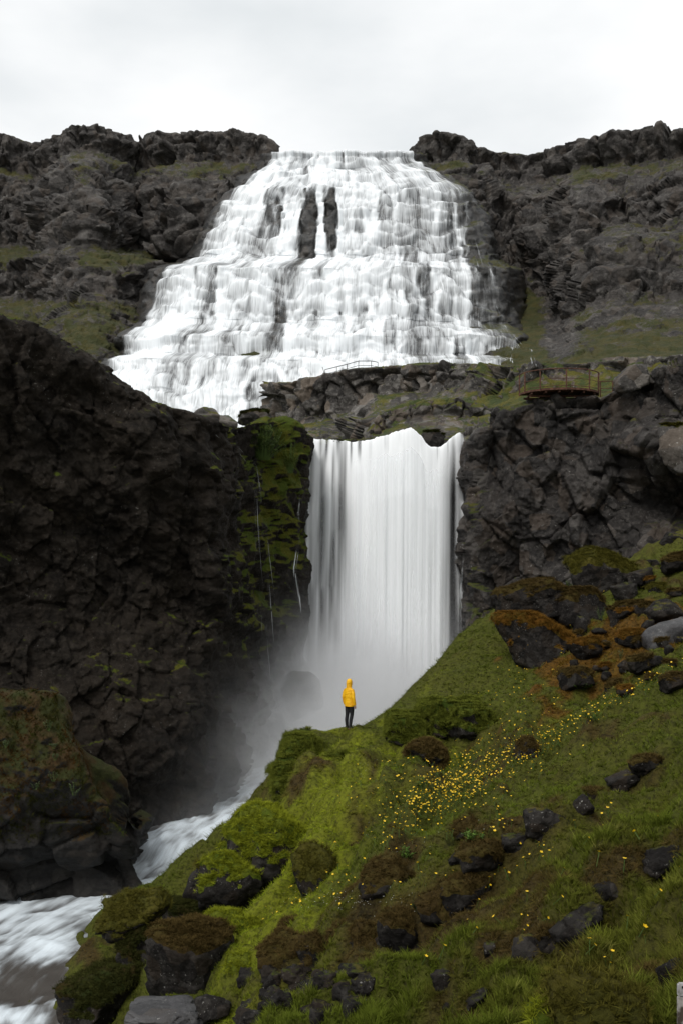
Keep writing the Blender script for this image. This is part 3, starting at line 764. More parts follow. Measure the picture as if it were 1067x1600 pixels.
def hit(px, py):
    """where the line of sight through a photograph pixel meets the hillside"""
    px = np.atleast_1d(np.asarray(px, float)); py = np.atleast_1d(np.asarray(py, float))
    dd = np.exp(np.linspace(math.log(4.5), math.log(56), 260))
    X = (px[:, None] - 533.5) / F * dd; Z = (HOR - py[:, None]) / F * dd; Y = np.broadcast_to(dd, X.shape)
    hz = _bil(X.ravel(), Y.ravel()).reshape(X.shape)
    below = Z < hz
    k = np.argmax(below, 1); ok = below.any(1) & (k > 0)
    k = np.maximum(k, 1); i = np.arange(len(px))
    g0 = Z[i, k - 1] - hz[i, k - 1]; g1 = Z[i, k] - hz[i, k]
    t = np.clip(g0 / np.maximum(g0 - g1, 1e-6), 0, 1)
    d = dd[k - 1] * (1 - t) + dd[k] * t
    x = (px - 533.5) / F * d
    return np.stack([x, d, _bil(x, d)], 1), ok
HG = HZ.reshape(len(rr), len(th))
def _bil(x, y):
    t = np.arctan2(x, y); r = np.sqrt(x * x + y * y)
    a = np.clip((t - th[0]) / (th[1] - th[0]), 0, len(th) - 1.001); b = np.clip((np.log(r) - math.log(rr[0])) / (math.log(rr[1]) - math.log(rr[0])), 0, len(rr) - 1.001)
    i = a.astype(int); j = b.astype(int); fa = a - i; fb = b - j
    return (HG[j, i] * (1 - fa) + HG[j, i + 1] * fa) * (1 - fb) + (HG[j + 1, i] * (1 - fa) + HG[j + 1, i + 1] * fa) * fb

GREEN = np.array((0.074, 0.084, 0.013)); LIME = np.array((0.155, 0.172, 0.014)); OLIVE = np.array((0.088, 0.078, 0.017))
BROWN = np.array((0.062, 0.043, 0.015)); ORANGE = np.array((0.118, 0.060, 0.012)); DARK = np.array((0.018, 0.015, 0.008))
stones = [
 # the cluster of boulders high on the right
 ('boulder', 'big dark boulder with a thick orange moss cap below the leaning slab', 836, 1012, 124, 104, 37, 'orange', 11, dict(cap=0.25, deep=0.8, fuzz=2)),
 ('boulder', 'leaning flat-topped slab with brown moss above the big orange-capped boulder', 838, 940, 130, 62, 40, 'brown', 12, dict(tilt=-14, cap=0.45, np_=7)),
 ('boulder', 'dark boulder wedged right of the leaning slab', 908, 957, 90, 72, 39.5, 'brown', 13, dict(cap=0.5)),
 ('boulder', 'highest rounded boulder with grassy moss top and bare grey face', 945, 900, 116, 84, 43, 'olive', 14, dict(cap=0.4)),
 ('boulder', 'dark square boulder with thin brown moss edge above the grey slab', 990, 968, 78, 54, 37.5, 'brown', 15, dict(cap=0.6, np_=6)),
 ('boulder', 'bare pale grey slab at the right edge of the picture', 1050, 1003, 98, 66, 33, None, 16, dict(mat='slab', tilt=-12, np_=8)),
 ('boulder', 'small dark block below the pale grey slab', 1022, 1042, 60, 30, 31.5, None, 17, {}),
 ('boulder', 'dark cube-shaped stone on the orange moss', 940, 1022, 50, 46, 35.5, None, 18, dict(np_=6, tilt=6)),
 ('boulder', 'upright narrow stone with white lichen beside the big orange-capped boulder', 906, 986, 22, 46, 38, None, 19, dict(tilt=12, np_=7)),
 ('boulder', 'small black stone left of the pale grey slab', 1012, 981, 24, 26, 34.5, None, 20, {}),
 ('boulder', 'stone half buried in brown moss below the dark cube', 966, 1076, 42, 26, 29.5, 'brown', 21, dict(cap=0.45)),
 ('boulder', 'little grey stone under the moss-buried stone', 961, 1092, 24, 15, 28.5, None, 22, {}),
 ('boulder', 'flat dark stone right of the highest boulder', 1010, 885, 40, 22, 43.5, None, 23, {}),
 ('boulder', 'small mossy stone at the top right rim of the hillside', 1035, 925, 46, 26, 40.5, 'olive', 24, {}),
 ('boulder', 'dark stone at the upper right corner of the hillside', 1052, 842, 44, 24, 45, None, 25, {}),
 ('boulder', 'dark stone at the right edge beyond the buttercups', 1066, 1098, 26, 28, 24, None, 26, {}),
 # mid slope
 ('boulder', 'smooth dark slab lying in the grass right of the buttercup field', 850, 1276, 58, 38, None, None, 27, dict(tilt=-18, np_=7)),
 ('boulder', 'small black stone in the grass above the smooth dark slab', 908, 1256, 34, 22, None, None, 28, {}),
 ('boulder', 'low dark stone with brown moss uphill of the small black stone', 924, 1240, 40, 22, None, 'brown', 29, {}),
 ('boulder', 'long dark stone in the outcrop below the right edge flowers', 975, 1218, 44, 24, None, None, 30, dict(tilt=-20)),
 ('boulder', 'lichen-spotted stone at the top of the grass outcrop', 1008, 1190, 46, 22, None, 'brown', 31, dict(tilt=-12)),
 ('boulder', 'square dark mossy block in the middle of the buttercups', 822, 1168, 34, 30, None, 'brown', 32, dict(cap=0.3)),
 ('boulder', 'dark wet rock with orange moss top in mid slope', 728, 1388, 76, 46, None, 'brown', 33, dict(tilt=-16)),
 ('boulder', 'brown moss lump trailing left of the dark wet rock', 688, 1412, 60, 44, None, 'brown', 34, dict(tilt=-20, cap=0.1)),
 ('boulder', 'flat-topped stone in brown moss left of mid slope', 598, 1366, 80, 46, None, 'brown', 35, dict(tilt=-16, cap=0.25)),
 ('boulder', 'black wet stone split under a brown and lime moss hump', 496, 1352, 62, 76, None, 'olive', 36, dict(cap=0.05)),
 ('boulder', 'round moss ball left of the split black stone', 470, 1356, 32, 40, None, 'lime', 37, dict(cap=-0.2)),
 ('boulder', 'brown moss hump with small dark stone under the buttercup field', 752, 1332, 70, 34, None, 'brown', 38, dict(cap=0.1)),
 ('boulder', 'flat dark stone peeping from moss below the buttercup field', 716, 1336, 32, 12, None, None, 39, {}),
 ('boulder', 'dark stone at the right end of the brown moss hump', 806, 1312, 40, 24, None, None, 40, {}),
 ('boulder', 'small mossy knob under the middle of the flowers', 724, 1292, 40, 20, None, 'brown', 41, dict(cap=0)),
 # lower right slope
 ('boulder', 'long broken outcrop of dark rock in the lower right grass', 905, 1436, 84, 30, None, None, 42, dict(tilt=-22, np_=9, rough=0.12)),
 ('boulder', 'jagged dark stone at the lower end of the long broken outcrop', 822, 1478, 44, 32, None, None, 43, dict(tilt=-14, rough=0.1)),
 ('boulder', 'small brown mossed stone between the outcrop stones', 858, 1462, 36, 26, None, 'brown', 44, {}),
 ('boulder', 'dark ridge stone uphill of the long broken outcrop', 950, 1392, 50, 24, None, None, 45, dict(tilt=-20)),
 ('boulder', 'lichen-white ridge stone near the right edge in the lower grass', 1040, 1336, 66, 30, None, None, 46, dict(tilt=-16, rough=0.1)),
 ('boulder', 'olive moss tuft on stone beside the long broken outcrop', 932, 1454, 30, 24, None, 'olive', 47, dict(cap=0)),
 ('boulder', 'small black forked stone low in the grass', 696, 1526, 36, 26, None, None, 48, dict(rough=0.14)),
 ('boulder', 'tiny grey stone with white lichen at the lower edge', 698, 1572, 14, 14, None, None, 49, {}),
 ('boulder', 'grey speckled stone in the lower middle grass', 766, 1478, 24, 16, None, None, 50, {}),
 ('boulder', 'flat grey stone pair low in the grass', 742, 1562, 44, 14, None, None, 51, {}),
 ('boulder', 'dark flat stone at the right edge above the post', 1052, 1512, 46, 28, None, None, 52, dict(rough=0.08)),
 ('boulder', 'large yellow-brown moss hummock at the bottom right', 935, 1572, 140, 80, 6.1, 'olive', 53, dict(cap=-0.6, np_=4, fuzz=3)),
 ('boulder', 'small yellow-green moss cushion left of the large hummock', 862, 1590, 66, 44, 6.2, 'lime', 54, dict(cap=-0.6, np_=4, fuzz=3)),
 # lower left: rocks over the river
 ('boulder', 'broad mossy boulder overhanging the canyon in the middle left', 420, 1304, 156, 104, 26.0, 'lime', 55, dict(cap=0.3, deep=1.0, fuzz=2, tilt=-14)),
 ('boulder', 'black wet boulder with lime moss crown over the river', 362, 1390, 104, 104, 25.2, 'lime', 56, dict(cap=0.5)),
 ('boulder', 'narrow dark leaning boulder touching the white water', 316, 1394, 58, 80, 25.8, 'olive', 57, dict(cap=0.75, tilt=14)),
 ('boulder', 'flat olive rock at the water beside the narrow leaning boulder', 285, 1434, 74, 40, 25.4, 'dark', 58, dict(cap=0.2)),
 ('boulder', 'tall mossy rock pillar standing at the river', 208, 1436, 108, 74, 23.5, 'olive', 59, dict(cap=0.0, deep=0.9, np_=9, rough=0.14)),
 ('boulder', 'knobbly moss bulge on the front of the tall rock pillar', 216, 1490, 84, 110, 23.2, 'dark', 60, dict(cap=0.1, np_=10, rough=0.14)),
 ('boulder', 'low mossy rock foot running from the pillar into the water', 160, 1568, 150, 90, 22.4, 'dark', 61, dict(cap=0.2, tilt=-24)),
 ('boulder', 'big black block with brown moss top in the bottom left', 296, 1518, 146, 124, 19.2, 'brown', 62, dict(cap=0.65, np_=7, deep=0.8)),
 ('boulder', 'long flat wet slab along the bottom edge', 262, 1592, 130, 30, 17.3, None, 63, dict(mat='slab', np_=8)),
 ('boulder', 'dark rock right of the long flat wet slab', 332, 1578, 60, 34, 17.2, None, 64, {}),
 ('boulder', 'bright lime moss ball above the big black block', 346, 1440, 56, 36, 21.5, 'lime', 65, dict(cap=-0.5, np_=5, fuzz=2)),
 ('boulder', 'smaller lime moss ball right of the bright one', 386, 1452, 42, 30, 20.6, 'lime', 66, dict(cap=-0.5, np_=5, fuzz=2)),
 ('boulder', 'lime moss lump hanging below the moss balls', 392, 1508, 62, 46, 18.6, 'lime', 67, dict(cap=-0.2, np_=5, fuzz=2)),
 # brown mounds low centre
 ('boulder', 'dark rock under shaggy brown moss at the left of the low rock pile', 452, 1488, 74, 70, 16.6, 'brown', 68, dict(cap=0.2)),
 ('boulder', 'brown moss mound with a small pale stone face in the low rock pile', 494, 1478, 50, 50, 16.2, 'brown', 69, dict(cap=0.1)),
 ('boulder', 'round brown moss mound in the middle of the low rock pile', 532, 1462, 46, 36, 16.0, 'brown', 70, dict(cap=0.0)),
 ('boulder', 'large dark rock with brown moss crown right in the low rock pile', 622, 1450, 62, 58, 15.0, 'brown', 71, dict(cap=0.55)),
 ('boulder', 'brown moss rock left of the large dark rock in the pile', 580, 1462, 54, 56, 15.6, 'brown', 72, dict(cap=0.15)),
 ('boulder', 'small brown knoll on top of the low rock pile', 586, 1434, 44, 28, 16.6, 'brown', 73, dict(cap=0.0)),
 ('boulder', 'moss-ringed little stone at the upper left of the low rock pile', 450, 1450, 44, 24, 18.4, 'brown', 74, dict(cap=0.3)),
 ('boulder', 'wet black rock at the foot of the low rock pile', 500, 1540, 60, 40, 14.4, None, 75, dict(np_=8)),
 ('boulder', 'angular black rock left at the foot of the low rock pile', 432, 1560, 54, 46, 15.6, None, 76, dict(np_=8)),
 ('boulder', 'flat black stone at the bottom edge left of centre', 395, 1582, 50, 30, 16.0, None, 77, dict(np_=8)),
 ('boulder', 'small angular stone between the black rocks at the foot', 466, 1568, 34, 26, 14.8, None, 78, dict(np_=8)),
 ('boulder', 'brown moss cushion at the bottom edge near the centre', 506, 1584, 70, 44, 12.8, 'brown', 79, dict(cap=-0.2)),
 ('boulder', 'shadowed brown moss cushion right of the black foot rocks', 548, 1540, 40, 30, 13.4, 'brown', 80, dict(cap=-0.1)),
 ('boulder', 'dark slanting stone under the rock pile', 556, 1516, 46, 30, 14.0, None, 81, dict(tilt=-22)),
 # green hummocks by the person
 ('moss_hummock', 'green overhanging moss lip at the tip of the ledge', 474, 1188, 78, 60, 31.8, 'green', 82, dict(cap=-0.3, np_=5, fuzz=2)),
 ('moss_hummock', 'dark green moss bulge under the overhanging lip', 458, 1238, 84, 80, 29.8, 'green', 83, dict(cap=-0.1, np_=5, fuzz=2)),
 ('moss_hummock', 'round green hummock below the person with a dark hollow', 540, 1212, 64, 56, 29.6, 'green', 84, dict(cap=-0.1, np_=5, fuzz=2)),
 ('moss_hummock', 'green hummock left of the row of three right of the person', 636, 1150, 66, 54, 31.8, 'green', 85, dict(cap=0.0, np_=5, fuzz=2)),
 ('moss_hummock', 'green hummock in the middle of the row of three', 688, 1132, 60, 66, 32, 'green', 86, dict(cap=0.0, np_=5, fuzz=2)),
 ('moss_hummock', 'brown-faced green-topped hummock, widest of the row of three', 738, 1142, 100, 74, 31, 'green', 87, dict(cap=0.1, np_=5, fuzz=2)),
 ('moss_hummock', 'dark brown hummock in front of the row of three', 668, 1190, 62, 54, 29.5, 'brown', 88, dict(cap=0.0, np_=5, fuzz=2)),
 ('moss_hummock', 'orange-tinged hummock right of the row of three', 806, 1130, 56, 52, 32.0, 'orange', 89, dict(cap=0.0, np_=5, fuzz=2)),
 # canyon
 ('boulder', 'wet black rock at the foot of the lower waterfall', 464, 1090, 84, 84, 54.8, None, 92, {}),
 ('boulder', 'rounded lichen stone left on the rim beside the upper fall', 322, 650, 44, 30, 48.5, None, 93, dict(mat='ledge')),
 ('boulder', 'dark stone between the rim stones below the upper fall', 395, 654, 52, 24, 56, 'dark', 94, dict(mat='ledge', cap=0.6)),
 ('boulder', 'flat pale stone at the left end of the lower waterfall lip', 446, 662, 30, 14, 60, None, 95, dict(mat='slab')),
 ('boulder', 'lichen stone in the middle of the rim stones', 352, 662, 40, 30, 50.5, None, 100, dict(mat='ledge')),
 ('boulder', 'large grey block beside the viewing platform', 985, 592, 54, 46, 56.0, None, 96, dict(mat='ledge', np_=7)),
 ('boulder', 'speckled rock block jutting out at the right edge of the cliff', 1056, 702, 56, 80, 52.5, 'olive', 97, dict(mat='ledge', np_=7, cap=0.8)),
 ('boulder', 'dark rock splitting the lip of the lower waterfall', 674, 688, 44, 30, 62.2, 'dark', 98, dict(cap=0.8)),
 ('boulder', 'small mossy stone on the left half of the waterfall lip', 530, 694, 18, 12, 61.5, 'dark', 99, {}),
]
STONE_AT = []
for _s in stones:
    if _s[3] > 1170 and _s[2] > 560:
        _q = hit(_s[2], _s[3] + _s[5] * 0.3)[0][0]
        STONE_AT.append((_q[0], _q[1], max(0.25, 0.75 * _s[4] * _q[1] / F)))
def gauss(x, y, c, s):
    q = hit(c[0], c[1])[0][0]
    return np.exp(-((x - q[0]) / s[0]) ** 2 - ((y - q[1]) / s[1]) ** 2)
def cover(x, y):
    """plant cover of the hillside: weights of green grass, lime moss, olive, brown moss, orange moss, bare earth"""
    p = np.stack([x, y, np.zeros_like(x)], 1)
    n1 = fbm(p / 3.1, 4, 411); n2 = fbm(p / 1.4, 4, 412); n3 = fbm(p / 0.7, 3, 413); n4 = fbm(p / 4.5, 3, 414)
    shoulder = np.exp(-((x - 1.5) / 3.6) ** 2 - ((y - 37.5) / 5.5) ** 2)
    lime = sstep(0.0, 0.35, n2 + 0.25 + 0.9 * gauss(x, y, (430, 1400), (1.5, 5)) + 0.6 * gauss(x, y, (470, 1290), (2.4, 5)) + 0.4 * gauss(x, y, (640, 1140), (3.5, 5)) - 0.52)
    brown = sstep(0.05, 0.40, n1 * 0.8 + n2 * 0.6 + 0.03 + n3 * 0.45 + 0.25 * gauss(x, y, (520, 1490), (1.5, 2.5)) - 0.8 * shoulder - 0.9 * gauss(x, y, (430, 1390), (1.4, 4)))
    orange = sstep(0.1, 0.4, n2 + n3 * 0.5 + 1.0 * gauss(x, y, (930, 1020), (3.8, 6)) + 0.6 * gauss(x, y, (1040, 960), (3.5, 6)) + 0.3 * gauss(x, y, (820, 1100), (1.5, 3)) - 0.62)
    olive = sstep(-0.1, 0.4, n4)
    st_ = np.zeros_like(x)
    for qx, qy, qr in STONE_AT:
        st_ = np.maximum(st_, np.exp(-(((x - qx) / qr) ** 2 + ((y - qy) / qr) ** 2)))
    brown = np.clip(brown + 1.3 * st_ * (0.6 + n3), 0, 1)
    bare = sstep(0.28, 0.5, n3 * 0.6 + n1 * 0.5 + 0.25 * gauss(x, y, (470, 1540), (1.6, 3)) - 0.6 * shoulder)
    return lime, brown, orange, olive, bare
def cover_col(x, y):
    lime, brown, orange, olive, bare = [v[:, None] for v in cover(x, y)]
    c = GREEN * (1 - 0.6 * olive) + OLIVE * 0.6 * olive
    c = c * (1 - lime) + LIME * lime
    c = c * (1 - brown) + BROWN * brown
    c = c * (1 - orange) + ORANGE * orange
    c = c * (1 - 0.7 * bare) + DARK * 0.7 * bare
    return c
HC = cover_col(HX, HY)
k = MK('hillside_moss')
ca = k.attr('tint').outputs['Color']; p_ = k.pos()
c_ = k.mix(k.math('MULTIPLY', k.ss(k.noise(p_, 9, 5, 0.7), 0.42, 0.68), 0.75), ca, (0.016, 0.014, 0.007))
c_ = k.mix(k.math('MULTIPLY', k.ss(k.noise(p_, 28, 3, 0.7), 0.5, 0.7), 0.5), c_, k.mix(0.5, ca, (0.14, 0.13, 0.03)))
M_hill = k.done(k.bsdf(c_, 0.95, k.bump(k.math('ADD', k.noise(p_, 22, 5, 0.75), k.noise(p_, 5, 3, 0.6)), 1.0, 0.06), 0.1))
hq = grid_faces(len(rr), len(th))
hill = mesh_np('hillside', np.stack([HX, HY, HZ], 1), hq, M_hill, True, {'tint': HC})
tag(hill, 'green and brown mossy hillside sloping down to the river', kind='structure')

# ------------------------------------------------------------------ river
NR, NW = 320, 170
ctr = [(9.0, 61, -10.2), (0.5, 58.5, -10.4), (-3.5, 53, -10.7), (-5.6, 47.5, -11.0), (-6.8, 43, -11.3), (-8.0, 39.5, -11.5), (-10.5, 35.5, -11.85), (-12.2, 31.5, -12.1), (-12.6, 27, -12.4), (-11.6, 22, -12.9), (-10.5, 15, -13.3)]
hw = [9, 7.5, 4.8, 4.2, 4.4, 5.0, 7.0, 8.5, 8.5, 7.5, 7]
ctr = np.array(ctr); tt = np.linspace(0, len(ctr) - 1, NR)
Cc = spline(ctr, tt, 0.9); Hh = spline(np.array(hw)[:, None], tt, 0.9)[:, 0]
tg = np.gradient(Cc[:, :2], axis=0); tg /= np.linalg.norm(tg, axis=1, keepdims=True)
sd_ = np.stack([-tg[:, 1], tg[:, 0]], 1)
wv = np.linspace(-1, 1, NW)
RX = Cc[:, 0:1] + sd_[:, 0:1] * Hh[:, None] * wv; RY = Cc[:, 1:2] + sd_[:, 1:2] * Hh[:, None] * wv; RZ = np.broadcast_to(Cc[:, 2:3], RX.shape).copy()
arc = np.concatenate([[0], np.cumsum(np.linalg.norm(np.diff(Cc, axis=0), axis=1))])
lat = Hh[:, None] * wv
fp = np.stack([lat.ravel(), np.repeat(arc, NW), np.zeros(NR * NW)], 1)
w1 = fbm(fp / np.array((1.3, 2.6, 1)) + fbm(fp / 3.0, 2, 430)[:, None] * 0.7, 4, 431)
w2 = fbm(fp / np.array((0.35, 1.5, 1)), 3, 432)
w3 = fbm(fp / np.array((4.0, 3.2, 1)), 3, 433)
casc = np.exp(-((fp[:, 1] - np.interp(39.6, Cc[::-1, 1], arc[::-1])) / 2.3) ** 2)
rx_, ry_ = px_of(np.stack([RX.ravel(), RY.ravel(), RZ.ravel()], 1))
dropz = -0.75 * (1 / (1 + np.exp(-(fp[:, 1] - np.interp(40.2, Cc[::-1, 1], arc[::-1]) + 0.5 * w3) / 0.28))) + 0.70
RZ = RZ.ravel() + w1 * (0.20 + 0.22 * casc) + w2 * 0.05 + w3 * 0.16 + dropz
calm = sstep(1478, 1515, ry_) * sstep(1592, 1560, ry_) + 0.8 * np.exp(-((rx_ - 235) / 45) ** 2 - ((ry_ - 1350) / 16) ** 2)
foam = sstep(-0.35, 0.95, 0.44 + w1 * 1.0 + w2 * 0.55 + 0.3 * casc - 0.5 * calm)
k = MK('river_water')
fo = k.attr('foam').outputs['Fac']; uv = k.attr('uvw').outputs['Vector']
st = k.noise(k.map(uv, (3.2, 0.55, 1)), 1.0, 6, 0.65, 0.6)
a_ = k.ss(k.math('ADD', fo, k.math('MULTIPLY', k.math('SUBTRACT', st, 0.5), 0.9)), 0.05, 1.1)
nb = k.bump(st, 0.35, 0.15)
dw = k.bsdf((0.060, 0.054, 0.048), 0.4, nb, 0.5)
ww = k.bsdf((0.70, 0.77, 0.82), 0.7, nb, 0.2)
ms = k.n('MixShader'); k.put(ms.inputs[0], a_); k.t.links.new(dw, ms.inputs[1]); k.t.links.new(ww, ms.inputs[2])
M_river = k.done(ms.outputs[0])
rq = grid_faces(NR, NW, True)
tag(mesh_np('river', np.stack([RX.ravel(), RY.ravel(), RZ], 1), rq, M_river, True, {'foam': foam, 'uvw': fp}), 'foaming white river running out of the canyon', kind='structure')

# ------------------------------------------------------------------ moss and rock materials for loose stones
M_stone = rock_mat('boulder_rock', (0.0065, 0.0056, 0.0050), (0.015, 0.013, 0.0115), (0.045, 0.041, 0.037), scale=2.2, moss=(0.045, 0.055, 0.010), moss2=(0.075, 0.06, 0.012),
                   moss_thr=0.92, lichen=0.6, rough=0.8, spec=0.12, bump=1.0, strata=0.2, bdist=0.1)
M_slab = rock_mat('grey_slab_rock', (0.030, 0.029, 0.030), (0.048, 0.047, 0.049), (0.085, 0.084, 0.085), scale=2.0, moss_thr=1.6, lichen=0.7, rough=0.6, spec=0.45, bump=0.6, strata=0.2)
def moss_mat(name, a, b, c, fr=1.0):
    k = MK(name); p = k.pos()
    col = k.mix(k.ss(k.noise(p, 1.7 * fr, 4, 0.6), 0.38, 0.62), a, b)
    col = k.mix(k.math('MULTIPLY', k.ss(k.noise(p, 16 * fr, 4, 0.7), 0.45, 0.7), 0.7), col, c)
    h = k.math('ADD', k.noise(p, 34 * fr, 5, 0.75), k.math('MULTIPLY', k.noise(p, 8 * fr, 3, 0.6), 1.2))
    return k.done(k.bsdf(col, 0.97, k.bump(h, 1.0, 0.05), 0.08))
M_moss = {'green': moss_mat('moss_green', (0.046, 0.072, 0.010), (0.075, 0.090, 0.012), (0.022, 0.026, 0.007)),
          'lime': moss_mat('moss_lime', (0.072, 0.100, 0.010), (0.120, 0.140, 0.014), (0.034, 0.040, 0.008)),
          'brown': moss_mat('moss_brown', (0.050, 0.033, 0.011), (0.072, 0.056, 0.015), (0.018, 0.013, 0.006)),
          'orange': moss_mat('moss_orange', (0.130, 0.058, 0.009), (0.095, 0.066, 0.012), (0.045, 0.022, 0.007)),
          'olive': moss_mat('moss_olive', (0.060, 0.060, 0.012), (0.085, 0.075, 0.014), (0.026, 0.022, 0.008)),
          'dark': moss_mat('moss_dark', (0.026, 0.034, 0.008), (0.042, 0.030, 0.009), (0.012, 0.012, 0.005))}
FUZZ = []      # (points, normals, kind) where moss hair and grass grow on the stones

_ico = {}
def ico(sub):
    if sub not in _ico:
        bm = bmesh.new(); bmesh.ops.create_icosphere(bm, subdivisions=sub, radius=1)
        _ico[sub] = (np.array([v.co[:] for v in bm.verts]), np.array([[v.index for v in f.verts] for f in bm.faces])); bm.free()
    return _ico[sub]
def stone_shape(seed, nplanes=11, sub=5, blocky=1.0, rough=0.05):
    """unit stone: a ball cut by random planes, then roughened"""
    r = np.random.default_rng(seed); d, f = ico(sub)
    rad = np.full(len(d), 1.25)
    nr = r.normal(size=(nplanes, 3)); nr /= np.linalg.norm(nr, axis=1, keepdims=True)
    off = r.uniform(0.62, 0.98, nplanes)
    nr = np.r_[nr, np.eye(3), -np.eye(3)]; off = np.r_[off, np.full(6, 0.95)]
    dn = d @ nr.T
    lim = np.where(dn > 1e-3, off / np.maximum(dn, 1e-3), 9)
    lim = -np.log(np.exp(-lim * 22 * blocky).sum(1)) / (22 * blocky)
    rad = np.minimum(rad, lim)
    v = d * rad[:, None]
    q = v * 2.1 + seed * 7.3
    fv, fe = facet(q * 1.1, seed % 50)
    v = v * (1 + rough * (fbm(q, 4, seed % 99) + 0.9 * fv - 0.5 * sstep(0.1, 0, fe)))[:, None]
    mn, mx = v.min(0), v.max(0)
    return (v - (mn + mx) / 2) / ((mx - mn) / 2), f
def stone(name, label, px, py, w, h, d=None, moss=None, seed=1, deep=0.9, tilt=0.0, mat=None, cat='rock', cap=0.35, np_=11, group=None, fuzz=1.0, back=0.25, blocky=1.9, rough=0.08, sub=None, capthick=0.06, yaw=None):
    """a stone whose middle shows at (px, py), w by h photograph pixels across; moss: kind of the moss cap that lies over its top"""
    if d is None:
        q, ok = hit(px, py + h * 0.42); d = q[0, 1]
    emb = d < 36 and px > 380 and py > 1090 and cat != 'hummock' and cap > -0.5
    if emb:
        h0 = h; h = h * 1.45; py = py + h0 * 0.32; w = w * 1.15; rough = max(rough, 0.13); np_ = max(np_, 12)
        if tilt == 0 and cap > -0.15: tilt = -22
    if cat == 'hummock': deep, back, rough, np_ = 1.7, 0.75, 0.16, 8
    s = d / F
    if sub is None: sub = 5 if w > 100 else (4 if w > 34 else 3)
    v, f = stone_shape(seed, np_, sub, blocky, rough)
    half = np.array((w * s / 2, w * s / 2 * deep, h * s / 2))
    rt = np.array(Euler((0, R(tilt), R(yaw if yaw is not None else 0))).to_matrix())
    v = v * half
    vv = v @ rt.T
    c = P(px, py, d); c[1] += half[1] * back
    o = mesh_np(name, vv, f, {'slab': M_slab, 'ledge': M_ledge}.get(mat, M_stone), True, {'moss': np.zeros(len(v))})
    o.location = c
    tag(o, label, cat, group)
    if moss:
        n = np.zeros_like(v)
        fn = np.cross(vv[f[:, 1]] - vv[f[:, 0]], vv[f[:, 2]] - vv[f[:, 0]])
        for kk in range(3): np.add.at(n, f[:, kk], fn)
        n /= np.maximum(np.linalg.norm(n, axis=1, keepdims=True), 1e-9)
        qn = fbm((vv + c) / max(half.mean() * 0.5, 0.05), 4, seed)
        m = n[:, 2] * 0.75 + vv[:, 2] / half[2] * 0.35 + 0.45 * qn
        t = sstep(cap, cap + 0.35, m)
        th_ = capthick * half.mean() * 2 * t + 0.04 * np.maximum(fbm((vv + c) / (half.mean() * 0.28), 3, seed + 3), -0.5) * half.mean() * t
        mv = vv + n * (th_ - 0.02 * half.mean())[:, None] * 1.0
        fk = (t[f] > 0.04).any(1)
        if fk.any():
            v_, q_, a2 = compact(mv, f[fk], {'t': t})
            mo = mesh_np('moss_cap', v_, q_, M_moss[moss], True, parent=o)
            vis = t > 0.35
            FUZZ.append((mv[vis] + c, n[vis], moss, fuzz * half.mean() ** 2 * 4))
    return o

for nm, lb, px, py, w, h, d, ms_, sd2, kw in stones:
    stone(nm, lb, px, py, w, h, d, ms_, sd2, cat='hummock' if nm == 'moss_hummock' else 'boulder', **kw)

r_ = np.random.default_rng(55)
for i in range(9):
    stone('boulder', ('dark mossy boulder in the upper right boulder field, just above the buttercup band', 'brown-capped boulder between the dark cube and the pale slab', 'squat boulder with orange moss below the dark square boulder', 'dark wedge boulder high against the cliff foot', 'half buried boulder with brown cap near the right edge', 'rounded dark boulder uphill of the pale slab', 'low boulder with orange cap right of the big orange-capped boulder', 'dark boulder with brown moss at the top right rim', 'small leaning boulder under the highest boulder')[i],
          (900, 1000, 985, 1000, 1055, 1040, 915, 1060, 975)[i], (1062, 1040, 1000, 905, 1068, 955, 1015, 880, 925)[i], (52, 46, 44, 50, 44, 56, 50, 50, 40)[i], (36, 32, 30, 30, 32, 36, 34, 30, 28)[i], None, ('brown', 'brown', 'orange', None, 'brown', None, 'orange', 'brown', None)[i], 300 + i, cat='boulder', cap=0.3, tilt=-12)
for i in range(34):
    stone('rubble_stone', 'small dark rubble stone among the boulders high on the right', r_.uniform(890, 1066), r_.uniform(905, 1085), r_.uniform(12, 30), r_.uniform(9, 20), None, (None, None, 'brown', 'orange')[i % 4], 200 + i, cat='stone', group='rubble among the upper right boulders')
for i in range(26):
    x_ = r_.uniform(385, 570); stone('angular_stone', 'small wet black angular stone in the rubble at the bottom', x_, r_.uniform(1515, 1595), r_.uniform(20, 42), r_.uniform(14, 28), None, None, 240 + i, cat='stone', group='black rubble at the bottom edge', np_=7, tilt=r_.uniform(-30, 20))

# ------------------------------------------------------------------ the big mossy bluff on the left bank
sil = [(-260, 1030, 35), (-120, 1062, 35.3), (0, 1078, 35.6), (50, 1080, 35.9), (88, 1088, 36.2), (104, 1108, 36.6), (112, 1140, 36.9), (135, 1175, 37.1), (158, 1195, 37.3), (176, 1205, 37.5), (196, 1224, 37.8), (205, 1262, 38.1), (214, 1300, 38.4)]
rows = []
zb = -12.9
for t, out in ((-1, 0), (0, 0), (0.10, 0.8), (0.25, 1.2), (0.42, 1.0), (0.6, 0.4), (0.78, -0.7), (0.9, -0.9), (1.0, -0.9)):
    row = []
    for i, (x, y, d) in enumerate(sil):
        q = P(x, y, d)
        if t < 0:
            q = np.array((q[0] * (d + 4) / d - 1.0, d + 5, q[2] - (1.2 if i < 8 else 4.0)))
        else:
            z = q[2] * (1 - t) + zb * t
            e = max(0.0, (i - 6) / 6.0)
            xr = P(200, 1330, d)[0]
            xx = q[0] + (min(xr - q[0], 2.6) * min(1, t * 1.6) if i >= 4 else (xr - q[0]) * 0.25 * t * i / 4)
            q = np.array((xx, d - out * (1 - 0.75 * e), z))
        row.append(q)
    rows.append(row)
